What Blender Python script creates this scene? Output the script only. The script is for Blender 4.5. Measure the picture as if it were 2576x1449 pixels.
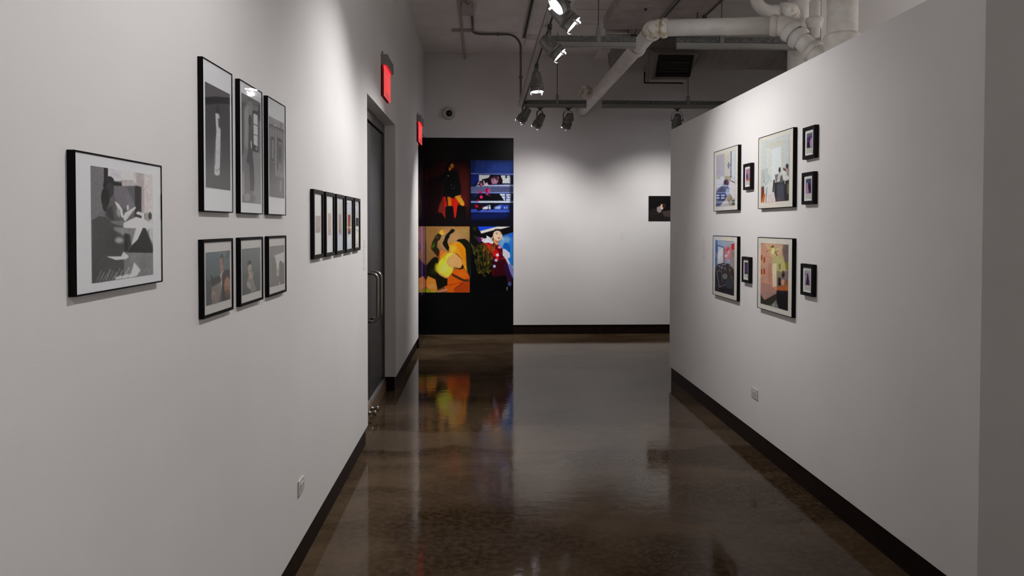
import bpy, bmesh, math, random
import numpy as np
from mathutils import Vector, Matrix

# ------------------------------------------------------------------ clear
for o in list(bpy.data.objects):
    bpy.data.objects.remove(o)
S = bpy.context.scene
COL = S.collection
V = Vector

# ------------------------------------------------------------------ camera
YAW, PITCH, ROLL, CYP, FPX = 0.0383, 0.0226, 0.0014, 609.73, 1900.0
cdat = bpy.data.cameras.new('camera')
cam = bpy.data.objects.new('camera', cdat)
COL.objects.link(cam)
fw = V((math.sin(YAW) * math.cos(PITCH), math.cos(YAW) * math.cos(PITCH), -math.sin(PITCH)))
rt = V((math.cos(YAW), -math.sin(YAW), 0))
up = rt.cross(fw)
rt, up = rt * math.cos(ROLL) + up * math.sin(ROLL), up * math.cos(ROLL) - rt * math.sin(ROLL)
cam.matrix_world = Matrix(((rt.x, up.x, -fw.x, 0), (rt.y, up.y, -fw.y, 0), (rt.z, up.z, -fw.z, 1.6), (0, 0, 0, 1)))
cdat.sensor_width = 36
cdat.lens = FPX / 2576 * 36
cdat.shift_y = -(724.5 - CYP) / 2576
cdat.clip_start = 0.05
S.camera = cam

# ------------------------------------------------------------------ world, exposure
w = bpy.data.worlds.new('world')
S.world = w
w.use_nodes = True
w.node_tree.nodes['Background'].inputs[0].default_value = (0.9, 0.88, 0.86, 1)
w.node_tree.nodes['Background'].inputs[1].default_value = 0.02
S.view_settings.view_transform = 'Standard'
S.view_settings.look = 'None'
S.view_settings.exposure = 0.0
S.view_settings.gamma = 1.0
S.view_settings.use_curve_mapping = False

# lamp power in watts: name -> (watts, cone degrees, blend)
POWER = {
    'A': (62, 96, 0.9), 'D': (48, 104, 1.0), 'C': (60, 90, 0.9), 'B': (240, 80, 1.0),
    'E': (125, 84, 1.0), 'F': (62, 84, 1.0), 'G': (84, 120, 1.0), 'H': (80, 116, 1.0),
    'near': (46, 110, 1.0), 'rear': (62, 120, 1.0), 'right': (330, 110, 1.0), 'pipes': (30, 44, 1.0),  # rear, right and pipes power added unseen fill lamps
}
LIGHT_COL = (1.0, 0.985, 0.968)

# ------------------------------------------------------------------ room numbers
XL, D, C, XR, ZP, YE, ZB = -0.84, 11.045, 4.085, 1.938, 2.586, 7.757, 0.138
YN = 2.861           # near end of the partition
REC = 0.015          # skirting sits this far behind the wall face
YB0 = -3.2           # wall behind the camera
XO = 6.6             # outer right wall
ZT = 3.12            # underside of the lighting tracks


# ------------------------------------------------------------------ helpers
def tag(o, label=None, cat=None, group=None, kind=None):
    if label: o['label'] = label
    if cat: o['category'] = cat
    if group: o['group'] = group
    if kind: o['kind'] = kind
    return o


def thing(name, loc, label, cat, group=None):
    o = bpy.data.objects.new(name, None)
    COL.objects.link(o)
    o.location = loc
    o.empty_display_size = 0.05
    tag(o, label, cat, group)
    return o


def obj(name, bm, mat, parent=None, smooth=False):
    me = bpy.data.meshes.new(name)
    bmesh.ops.recalc_face_normals(bm, faces=bm.faces)
    bm.to_mesh(me)
    bm.free()
    o = bpy.data.objects.new(name, me)
    COL.objects.link(o)
    if mat: me.materials.append(mat)
    if smooth:
        for p in me.polygons: p.use_smooth = True
    if parent is not None:
        o.parent = parent
        o.matrix_parent_inverse = Matrix.Translation(parent.location).inverted()
    return o


def BM(): return bmesh.new()


def box(bm, a, b, bev=0.0):
    x0, x1 = sorted((a[0], b[0])); y0, y1 = sorted((a[1], b[1])); z0, z1 = sorted((a[2], b[2]))
    vs = [bm.verts.new(p) for p in ((x0, y0, z0), (x1, y0, z0), (x1, y1, z0), (x0, y1, z0),
                                    (x0, y0, z1), (x1, y0, z1), (x1, y1, z1), (x0, y1, z1))]
    fs = [bm.faces.new([vs[i] for i in q]) for q in
          ((0, 3, 2, 1), (4, 5, 6, 7), (0, 1, 5, 4), (1, 2, 6, 5), (2, 3, 7, 6), (3, 0, 4, 7))]
    if bev > 0:
        es = list({e for f in fs for e in f.edges})
        bmesh.ops.bevel(bm, geom=es, offset=bev, segments=2, affect='EDGES', profile=0.5)
    return bm


def ring_frame(p, axis, ref=None):
    axis = V(axis).normalized()
    r = V(ref) if ref else (V((0, 0, 1)) if abs(axis.z) < 0.9 else V((1, 0, 0)))
    a = axis.cross(r).normalized()
    b = axis.cross(a).normalized()
    return a, b


def lathe(bm, org, axis, prof, seg=32, cap=(True, True)):
    """prof: list of (radius, distance along axis)"""
    org, axis = V(org), V(axis).normalized()
    a, b = ring_frame(org, axis)
    rings = []
    for r, h in prof:
        if r < 1e-5:
            rings.append([bm.verts.new(org + axis * h)])
        else:
            rings.append([bm.verts.new(org + axis * h + (a * math.cos(t) + b * math.sin(t)) * r)
                          for t in (2 * math.pi * i / seg for i in range(seg))])
    for A, B in zip(rings, rings[1:]):
        if len(A) == 1 and len(B) == 1: continue
        for i in range(seg):
            j = (i + 1) % seg
            if len(A) == 1: bm.faces.new((A[0], B[i], B[j]))
            elif len(B) == 1: bm.faces.new((A[i], A[j], B[0]))
            else: bm.faces.new((A[i], A[j], B[j], B[i]))
    if cap[0] and len(rings[0]) > 1: bm.faces.new(rings[0])
    if cap[1] and len(rings[-1]) > 1: bm.faces.new(rings[-1][::-1])
    return bm


def tube(bm, pts, r, seg=20):
    """pts: polyline, r: radius or list of radii, joined as a swept tube"""
    pts = [V(p) for p in pts]
    n = len(pts)
    rr = r if isinstance(r, (list, tuple)) else [r] * n
    t0 = (pts[1] - pts[0]).normalized()
    a, b = ring_frame(pts[0], t0)
    rings = []
    for i, p in enumerate(pts):
        if i == 0: t = t0
        elif i == n - 1: t = (pts[-1] - pts[-2]).normalized()
        else: t = ((pts[i + 1] - p).normalized() + (p - pts[i - 1]).normalized()).normalized()
        a = (a - t * a.dot(t)).normalized()
        b = t.cross(a)
        rings.append([bm.verts.new(p + (a * math.cos(2 * math.pi * k / seg) + b * math.sin(2 * math.pi * k / seg)) * rr[i]) for k in range(seg)])
    for A, B in zip(rings, rings[1:]):
        for k in range(seg):
            j = (k + 1) % seg
            bm.faces.new((A[k], A[j], B[j], B[k]))
    bm.faces.new(rings[0][::-1]); bm.faces.new(rings[-1])
    return bm


def arc(p0, p1, p2, rad, n=8):
    """rounded corner at p1 between p0 and p2"""
    p0, p1, p2 = V(p0), V(p1), V(p2)
    d0, d1 = (p0 - p1).normalized(), (p2 - p1).normalized()
    ang = d0.angle(d1)
    t = rad / math.tan(ang / 2)
    s, e = p1 + d0 * t, p1 + d1 * t
    c = p1 + (d0 + d1).normalized() * (rad / math.sin(ang / 2))
    out = []
    vs, ve = s - c, e - c
    tot = vs.angle(ve)
    ax = vs.cross(ve).normalized()
    for i in range(n + 1):
        out.append(c + Matrix.Rotation(tot * i / n, 3, ax) @ vs)
    return out


# ------------------------------------------------------------------ materials
def mat(name, col, rough=0.5, metal=0.0, spec=0.5, coat=0.0):
    m = bpy.data.materials.new(name); m.use_nodes = True
    b = m.node_tree.nodes['Principled BSDF']
    b.inputs['Base Color'].default_value = (*col, 1)
    b.inputs['Roughness'].default_value = rough
    b.inputs['Metallic'].default_value = metal
    b.inputs['Specular IOR Level'].default_value = spec
    b.inputs['Coat Weight'].default_value = coat
    return m


def nd(m, t, **k):
    n = m.node_tree.nodes.new(t)
    for a, v in k.items(): setattr(n, a, v)
    return n


def lk(m, a, b): m.node_tree.links.new(a, b)


def noisy(m, scale, c1, c2, bump=0.0, bscale=None, stretch=None, detail=4, lo=0.35, hi=0.65, rough=None):
    """mottled colour between c1 and c2 plus a bump, all procedural on object coordinates"""
    b = m.node_tree.nodes['Principled BSDF']
    tc = nd(m, 'ShaderNodeTexCoord'); mp = nd(m, 'ShaderNodeMapping')
    lk(m, tc.outputs['Object'], mp.inputs[0])
    if stretch: mp.inputs['Scale'].default_value = stretch
    n = nd(m, 'ShaderNodeTexNoise'); n.inputs['Scale'].default_value = scale; n.inputs['Detail'].default_value = detail
    lk(m, mp.outputs[0], n.inputs['Vector'])
    r = nd(m, 'ShaderNodeValToRGB')
    r.color_ramp.elements[0].position = lo; r.color_ramp.elements[0].color = (*c1, 1)
    r.color_ramp.elements[1].position = hi; r.color_ramp.elements[1].color = (*c2, 1)
    lk(m, n.outputs['Fac'], r.inputs[0]); lk(m, r.outputs[0], b.inputs['Base Color'])
    if bump:
        n2 = nd(m, 'ShaderNodeTexNoise'); n2.inputs['Scale'].default_value = bscale or scale; n2.inputs['Detail'].default_value = 3
        lk(m, mp.outputs[0], n2.inputs['Vector'])
        bp = nd(m, 'ShaderNodeBump'); bp.inputs['Strength'].default_value = bump; bp.inputs['Distance'].default_value = 0.002
        lk(m, n2.outputs['Fac'], bp.inputs['Height']); lk(m, bp.outputs[0], b.inputs['Normal'])
    if rough:
        mr = nd(m, 'ShaderNodeMapRange'); mr.inputs[3].default_value = rough[0]; mr.inputs[4].default_value = rough[1]
        lk(m, n.outputs['Fac'], mr.inputs[0]); lk(m, mr.outputs[0], b.inputs['Roughness'])
    return m


M = {}
M['wall'] = noisy(mat('wall_paint', (.80, .775, .76), .62, spec=.3), 1.3, (.775, .752, .743), (.81, .79, .782), bump=.10, bscale=260)
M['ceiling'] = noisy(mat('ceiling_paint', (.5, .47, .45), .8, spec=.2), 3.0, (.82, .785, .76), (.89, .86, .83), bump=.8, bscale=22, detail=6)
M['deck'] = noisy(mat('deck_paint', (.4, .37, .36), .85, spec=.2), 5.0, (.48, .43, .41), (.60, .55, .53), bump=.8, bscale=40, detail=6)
M['skirting'] = noisy(mat('skirting_brown', (.012, .006, .005), .45, spec=.15), 14, (.008, .0038, .003), (.014, .007, .0055))
M['pipe'] = noisy(mat('pipe_paint', (.72, .68, .64), .45), 9, (.74, .70, .65), (.84, .81, .77), bump=.9, bscale=45, detail=6)
M['pipe_old'] = noisy(mat('pipe_paint_flaking', (.6, .52, .43), .6), 16, (.50, .37, .20), (.80, .77, .72), bump=1, bscale=40, lo=.36, hi=.5)
M['pipe_rough'] = noisy(mat('pipe_paint_lumpy', (.7, .66, .62), .55), 12, (.70, .65, .60), (.82, .79, .75), bump=1, bscale=26, detail=6)
M['steel'] = noisy(mat('galvanised_steel', (.2, .2, .2), .5, .35), 60, (.075, .08, .078), (.20, .205, .20), detail=6)
M['track'] = mat('track_grey', (.26, .255, .24), .5, .15)
M['track_light'] = mat('track_painted', (.42, .39, .38), .6)
M['slot'] = mat('track_slot_black', (.006, .006, .006), .7)
M['rod'] = mat('rod_steel', (.10, .085, .07), .5, .4)
M['lampbody'] = noisy(mat('lamp_grey', (.2, .2, .19), .42, .3), 20, (.17, .168, .16), (.22, .215, .205))
M['lampbody2'] = mat('lamp_dark_band', (.10, .10, .095), .5, .3)
M['adapter'] = mat('adapter_dark', (.05, .05, .045), .5)
M['clip'] = mat('lamp_clip', (.75, .75, .78), .35)
M['black'] = mat('frame_black', (.005, .004, .005), .55, spec=.08)
M['blackwood'] = noisy(mat('frame_black_wood', (.012, .010, .011), .6, spec=.10), 40, (.008, .0065, .0072), (.013, .010, .011))
M['mat_white'] = mat('mat_board_cool', (.87, .875, .90), .9, spec=.1)
M['mat_warm'] = mat('mat_board_warm', (.78, .75, .67), .9, spec=.1)
M['mat_neutral'] = mat('mat_board_neutral', (.70, .68, .65), .9, spec=.1)
M['mat_bright'] = mat('mat_board_bright', (.87, .87, .84), .9, spec=.1)
M['card'] = mat('instant_photo_card', (.60, .60, .55), .6)
M['ink'] = mat('pencil_ink', (.05, .04, .05), .8)
M['vinyl'] = mat('vinyl_lettering', (.68, .65, .64), .6)
M['door'] = noisy(mat('door_metal', (.10, .10, .105), .38, .5), 3, (.046, .044, .044), (.062, .060, .060))
M['door_frame'] = mat('door_frame_metal', (.10, .09, .083), .45, .4)
M['chrome'] = mat('brushed_steel', (.34, .32, .29), .28, .9)
M['gapdark'] = mat('gap_dark', (.004, .004, .004), .8)
M['plate'] = mat('outlet_plastic', (.62, .60, .57), .4)
M['plate_slot'] = mat('outlet_slots', (.22, .20, .19), .5)
M['exitbox'] = mat('exit_housing', (.30, .285, .27), .42, .55)
M['camwhite'] = mat('camera_plastic', (.58, .56, .54), .45)
M['camglass'] = mat('camera_dome', (.006, .005, .005), .07)
M['conduit'] = mat('conduit_steel', (.16, .15, .14), .5, .4)
M['conduit_w'] = mat('conduit_painted', (.46, .42, .40), .6)
M['duct'] = noisy(mat('duct_wrap', (.42, .38, .36), .7), 6, (.26, .23, .215), (.32, .285, .27))
M['grille'] = mat('vent_black', (.010, .009, .009), .45)
M['slat'] = mat('vent_slats', (.035, .033, .030), .45)
M['rust'] = mat('brown_pipe', (.16, .10, .06), .7)
M['mural'] = noisy(mat('mural_black_vinyl', (.003, .003, .0035), .30, spec=.16), 3, (.0025, .0025, .003), (.004, .004, .0045), bump=.12, bscale=60)


def glass_mat():
    m = bpy.data.materials.new('picture_glass'); m.use_nodes = True
    nt = m.node_tree; nt.nodes.clear()
    out = nt.nodes.new('ShaderNodeOutputMaterial'); mx = nt.nodes.new('ShaderNodeMixShader')
    tr = nt.nodes.new('ShaderNodeBsdfTransparent'); gl = nt.nodes.new('ShaderNodeBsdfGlossy')
    fr = nt.nodes.new('ShaderNodeFresnel'); fr.inputs[0].default_value = 1.33
    gl.inputs['Roughness'].default_value = 0.015
    tr.inputs[0].default_value = (.99, .99, .99, 1)
    ge = nt.nodes.new('ShaderNodeNewGeometry'); su = nt.nodes.new('ShaderNodeMath'); su.operation = 'SUBTRACT'; su.inputs[0].default_value = 1.0
    mu_ = nt.nodes.new('ShaderNodeMath'); mu_.operation = 'MULTIPLY'
    nt.links.new(ge.outputs['Backfacing'], su.inputs[1]); nt.links.new(su.outputs[0], mu_.inputs[0]); nt.links.new(fr.outputs[0], mu_.inputs[1])
    nt.links.new(mu_.outputs[0], mx.inputs[0]); nt.links.new(tr.outputs[0], mx.inputs[1])
    nt.links.new(gl.outputs[0], mx.inputs[2]); nt.links.new(mx.outputs[0], out.inputs[0])
    return m


M['glass'] = glass_mat()


def emit_mat(name, col, s):
    m = bpy.data.materials.new(name); m.use_nodes = True
    b = m.node_tree.nodes['Principled BSDF']
    b.inputs['Base Color'].default_value = (*col, 1)
    b.inputs['Emission Color'].default_value = (*col, 1)
    b.inputs['Emission Strength'].default_value = s
    return m


M['lens'] = emit_mat('lamp_lens', (.96, .95, 1.0), 45)
M['clip_lit'] = mat('lamp_clip_clear', (.9, .9, .95), .3)
M['exitred'] = emit_mat('exit_letters', (1.0, .10, .10), .62)
M['exitred_top'] = emit_mat('exit_light_strip', (1.0, .01, .015), 3.0)


def exit_panel():
    m = bpy.data.materials.new('exit_acrylic'); m.use_nodes = True
    nt = m.node_tree; nt.nodes.clear()
    out = nt.nodes.new('ShaderNodeOutputMaterial'); mx = nt.nodes.new('ShaderNodeMixShader'); ad = nt.nodes.new('ShaderNodeAddShader')
    tr = nt.nodes.new('ShaderNodeBsdfTransparent'); gl = nt.nodes.new('ShaderNodeBsdfPrincipled'); em = nt.nodes.new('ShaderNodeEmission')
    gl.inputs['Base Color'].default_value = (.85, .55, .55, 1); gl.inputs['Roughness'].default_value = .15
    tr.inputs[0].default_value = (1, .75, .75, 1)
    em.inputs[0].default_value = (1, .10, .115, 1); em.inputs[1].default_value = .24
    mx.inputs[0].default_value = .5
    nt.links.new(tr.outputs[0], mx.inputs[1]); nt.links.new(gl.outputs[0], mx.inputs[2])
    nt.links.new(mx.outputs[0], ad.inputs[0]); nt.links.new(em.outputs[0], ad.inputs[1]); nt.links.new(ad.outputs[0], out.inputs[0])
    return m


M['acrylic'] = exit_panel()


def print_mat(name, rough=.35, coat=0.0):
    m = mat(name, (.5, .5, .5), rough, coat=coat, spec=.12)
    a = nd(m, 'ShaderNodeVertexColor'); a.layer_name = 'print'
    lk(m, a.outputs['Color'], m.node_tree.nodes['Principled BSDF'].inputs['Base Color'])
    return m


M['print'] = print_mat('photo_print', .5)
M['print_gloss'] = print_mat('mural_print', .34)
M['print_side'] = print_mat('mural_side_print', .06)
M['print_side'].node_tree.nodes['Principled BSDF'].inputs['Specular IOR Level'].default_value = .4
M['mural_side'] = mat('mural_side_black', (.003, .003, .004), .06, spec=.4)


def floor_mat():
    m = mat('polished_concrete', (.04, .03, .02), .14, spec=.10)
    b = m.node_tree.nodes['Principled BSDF']
    tc = nd(m, 'ShaderNodeTexCoord')
    sep = nd(m, 'ShaderNodeSeparateXYZ'); lk(m, tc.outputs['Object'], sep.inputs[0])

    def noise(scale, st=(1, 1, 1), det=5, dist=0.0):
        mp = nd(m, 'ShaderNodeMapping'); mp.inputs['Scale'].default_value = st
        lk(m, tc.outputs['Object'], mp.inputs[0])
        n = nd(m, 'ShaderNodeTexNoise'); n.inputs['Scale'].default_value = scale; n.inputs['Detail'].default_value = det
        n.inputs['Distortion'].default_value = dist
        lk(m, mp.outputs[0], n.inputs['Vector']); return n.outputs['Fac']

    def ramp(fac, a, bb, ca=0.0, cb=1.0):
        r = nd(m, 'ShaderNodeMapRange'); r.inputs[1].default_value = a; r.inputs[2].default_value = bb
        r.inputs[3].default_value = ca; r.inputs[4].default_value = cb
        lk(m, fac, r.inputs[0]); return r.outputs[0]

    def mix(f, c1, c2):
        x = nd(m, 'ShaderNodeMixRGB')
        if isinstance(f, float): x.inputs[0].default_value = f
        else: lk(m, f, x.inputs[0])
        for i, c in ((1, c1), (2, c2)):
            if isinstance(c, tuple): x.inputs[i].default_value = (*c, 1)
            else: lk(m, c, x.inputs[i])
        return x.outputs[0]

    def math_(op, a, bb):
        x = nd(m, 'ShaderNodeMath', operation=op)
        for i, c in ((0, a), (1, bb)):
            if isinstance(c, (int, float)): x.inputs[i].default_value = c
            else: lk(m, c, x.inputs[i])
        return x.outputs[0]

    big = noise(.9, (1, 1.6, 1), 6, .6)
    med = noise(5.0, (1, 1, 1), 6, .3)
    c = mix(ramp(big, .38, .62), (.036, .019, .0080), (.112, .074, .043))
    c = mix(ramp(med, .42, .66, 0, .4), c, (.046, .028, .015))
    fine = noise(26.0, (1, 1, 1), 8, .2)
    c = mix(ramp(fine, .40, .70, 0, .45), c, (.120, .086, .056))
    crk = noise(2.2, (.6, 2.4, 1), 9, 1.2)
    c = mix(math_('MULTIPLY', ramp(math_('ABSOLUTE', math_('SUBTRACT', crk, .5), 0), .0028, .0, 0, 1), math_('MULTIPLY', ramp(noise(.8, det=2), .55, .62), .7)), c, (.014, .008, .005))
    # repaired lighter strip running across the hall
    wob = math_('MULTIPLY', math_('SUBTRACT', noise(1.6, (1, 1, 1), 4), .5), .55)
    yy = math_('ADD', sep.outputs[1], wob)
    band = math_('MULTIPLY', ramp(yy, 5.33, 5.38), ramp(yy, 5.92, 5.86))
    c = mix(math_('MULTIPLY', band, .55), c, (.12, .088, .060))
    # exposed aggregate specks
    vo = nd(m, 'ShaderNodeTexVoronoi'); vo.inputs['Scale'].default_value = 70
    lk(m, tc.outputs['Object'], vo.inputs['Vector'])
    gx = math_('MULTIPLY', ramp(sep.outputs[0], .3, 1.1), ramp(sep.outputs[1], 6.4, 4.6))
    sp = math_('MULTIPLY', ramp(vo.outputs['Distance'], .30, .20), ramp(noise(2.4, det=5), .44, .60))
    sp = math_('MULTIPLY', sp, gx)
    c = mix(math_('MULTIPLY', sp, .6), c, (.17, .11, .06))
    vo2 = nd(m, 'ShaderNodeTexVoronoi'); vo2.inputs['Scale'].default_value = 11
    lk(m, tc.outputs['Object'], vo2.inputs['Vector'])
    sp2 = ramp(vo2.outputs['Distance'], .035, .02)
    c = mix(math_('MULTIPLY', sp2, .7), c, (.22, .19, .15))
    lk(m, c, b.inputs['Base Color'])
    rg = ramp(noise(3.0, (1, 1.4, 1), 6), .3, .7, .035, .10)
    rg = math_('ADD', rg, math_('MULTIPLY', sp, .25))
    rg = math_('ADD', rg, math_('MULTIPLY', band, .04))
    lk(m, rg, b.inputs['Roughness'])
    b1 = nd(m, 'ShaderNodeBump'); b1.inputs['Strength'].default_value = .45; b1.inputs['Distance'].default_value = .0014
    lk(m, noise(7.0, (1, 2.2, 1), 3), b1.inputs['Height'])
    b2 = nd(m, 'ShaderNodeBump'); b2.inputs['Strength'].default_value = .35; b2.inputs['Distance'].default_value = .0004
    lk(m, math_('ADD', noise(60, det=3), math_('MULTIPLY', sp, 3.0)), b2.inputs['Height'])
    lk(m, b1.outputs[0], b2.inputs['Normal']); lk(m, b2.outputs[0], b.inputs['Normal'])
    return m


M['floor'] = floor_mat()


# ------------------------------------------------------------------ the setting
def struct(name, bm, m):
    o = obj(name, bm, m)
    o['kind'] = 'structure'
    return o


Y1, Y2, ZD = 5.525, 7.29, 2.555     # recessed doorway in the left wall
XD = -0.955                          # face of the doors
bm = BM()
box(bm, (-1.25, YB0, ZB), (XL, Y1, C)); box(bm, (-1.25, Y1, ZD), (XL, Y2, C)); box(bm, (-1.25, Y2, ZB), (XL, D + .2, C))
struct('wall_left', bm, M['wall'])
bm = BM(); box(bm, (-1.25, D, ZB), (XO + .2, D + .2, C)); struct('wall_back', bm, M['wall'])
bm = BM(); box(bm, (XO, YB0, 0), (XO + .2, D, C)); struct('wall_right', bm, M['wall'])
bm = BM(); box(bm, (-1.25, YB0 - .2, 0), (XO + .2, YB0, C)); struct('wall_front', bm, M['wall'])
bm = BM(); box(bm, (-1.25, YB0 - .2, -.1), (XO + .2, D + .2, 0)); struct('floor', bm, M['floor'])
bm = BM()
box(bm, (-1.25, YB0 - .2, C), (XO + .2, D + .2, C + .15))
struct('ceiling', bm, M['ceiling'])
# lower slab of the ceiling to the right, and the bulkhead along the back wall
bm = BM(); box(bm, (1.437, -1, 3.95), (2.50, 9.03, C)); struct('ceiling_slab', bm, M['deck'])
bm = BM(); box(bm, (1.62, 10.35, 4.0), (XO, D, C)); struct('bulkhead_back', bm, M['ceiling'])
# board joints in the ceiling
bm = BM()
for y in (7.45, 8.07, 8.70, 9.33):
    box(bm, (1.05 + .03 * (y % 1), y, C - .002), (1.437, y + .006, C + .001))
struct('trim_1', bm, M['track'])
bm = BM(); box(bm, (1.622, D - .002, ZB), (1.626, D, 4.0)); struct('trim_2', bm, M['wall'])
# column block beyond the partition, and its joint
bm = BM(); box(bm, (3.13, 6.93, 0), (6.0, 7.6, C)); struct('wall_column', bm, M['wall'])
# partition
bm = BM(); box(bm, (XR, YN, ZB), (XR + .32, YE, ZP)); struct('wall_partition', bm, M['wall'])
# skirtings, set back behind the wall faces
bm = BM(); box(bm, (-1.2, YB0, 0), (XL - REC, Y1 - REC, ZB)); struct('baseboard_left_near', bm, M['skirting'])
bm = BM(); box(bm, (-1.2, Y2 + REC, 0), (XL - REC, D, ZB)); struct('baseboard_left_far', bm, M['skirting'])
bm = BM(); box(bm, (-1.2, D + REC, 0), (XO, D + .18, ZB)); struct('baseboard_back', bm, M['skirting'])
bm = BM(); box(bm, (XR + REC, YN + REC, 0), (XR + .305, YE - REC, ZB)); struct('baseboard_partition', bm, M['skirting'])
# curb under the doors
bm = BM(); box(bm, (-1.2, Y1 - REC, 0), (-.935, Y2 + REC, .102)); struct('trim_3', bm, M['rust'])

# doors: frame and two leaves with pull handles
bm = BM()
box(bm, (-1.10, Y1 - .02, 2.47), (XD + .012, Y2, ZD))
box(bm, (-1.10, Y1, .10), (XD + .012, Y1 + .05, 2.47)); box(bm, (-1.10, Y2 - .05, .10), (XD + .012, Y2, 2.47))
fr = struct('door_frame', bm, M['door_frame'])
ym = 6.385
for i, (a, b, s) in enumerate(((Y1 + .055, ym - .006, -1), (ym + .006, Y2 - .055, 1))):
    bm = BM(); box(bm, (-1.0, a, .132), (XD, b, 2.455), .003)
    d = struct('door_%d' % (i + 1), bm, M['door'])
    hy = ym - .105 if s < 0 else ym + .105
    bm = BM()
    x0, x1 = XD - .002, XD + .083
    z0, z1 = .80, 1.20
    pts = [V((x0, hy, z1))] + arc((x0, hy, z1), (x1, hy, z1), (x1, hy, z0), .05) + arc((x1, hy, z1), (x1, hy, z0), (x0, hy, z0), .05) + [V((x0, hy, z0))]
    tube(bm, pts, .0125, 16)
    obj('door_handle', bm, M['chrome'], d, True)
    bm = BM(); box(bm, (-.99, a, .104), (XD + .014, b, .128)); obj('kick_strip', bm, M['track'], d)
bm = BM(); box(bm, (-1.02, ym - .006, .12), (-.99, ym + .006, 2.47)); struct('trim_4', bm, M['gapdark'])
bm = BM(); box(bm, (-1.16, Y1 - .05, .1), (-1.10, Y2 + .05, 2.6)); struct('trim_5', bm, M['gapdark'])

t = thing('door_stop', (-.90, 6.2, 0), 'small metal door stop with two knobs on the floor at the recessed grey doors', 'door stop')
for k, (yy, zz) in enumerate(((6.29, .075), (6.14, .075))):
    bm = BM(); lathe(bm, (-.932, yy, zz), (1, 0, 0), [(0, 0), (.018, 0), (.018, .012), (.011, .016), (.011, .04), (.021, .044), (.024, .055), (.02, .066), (0, .07)], 20)
    obj('knob', bm, M['chrome'], t, True)
bm = BM(); box(bm, (-.936, 6.10, .05), (-.930, 6.33, .098), .001); obj('mounting_plate', bm, M['rust'], t)


# ------------------------------------------------------------------ painting prints
def s2l(c):
    c = np.clip(np.asarray(c, float), 0, 1)
    return np.where(c <= .04045, c / 12.92, ((c + .055) / 1.055) ** 2.4)


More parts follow.
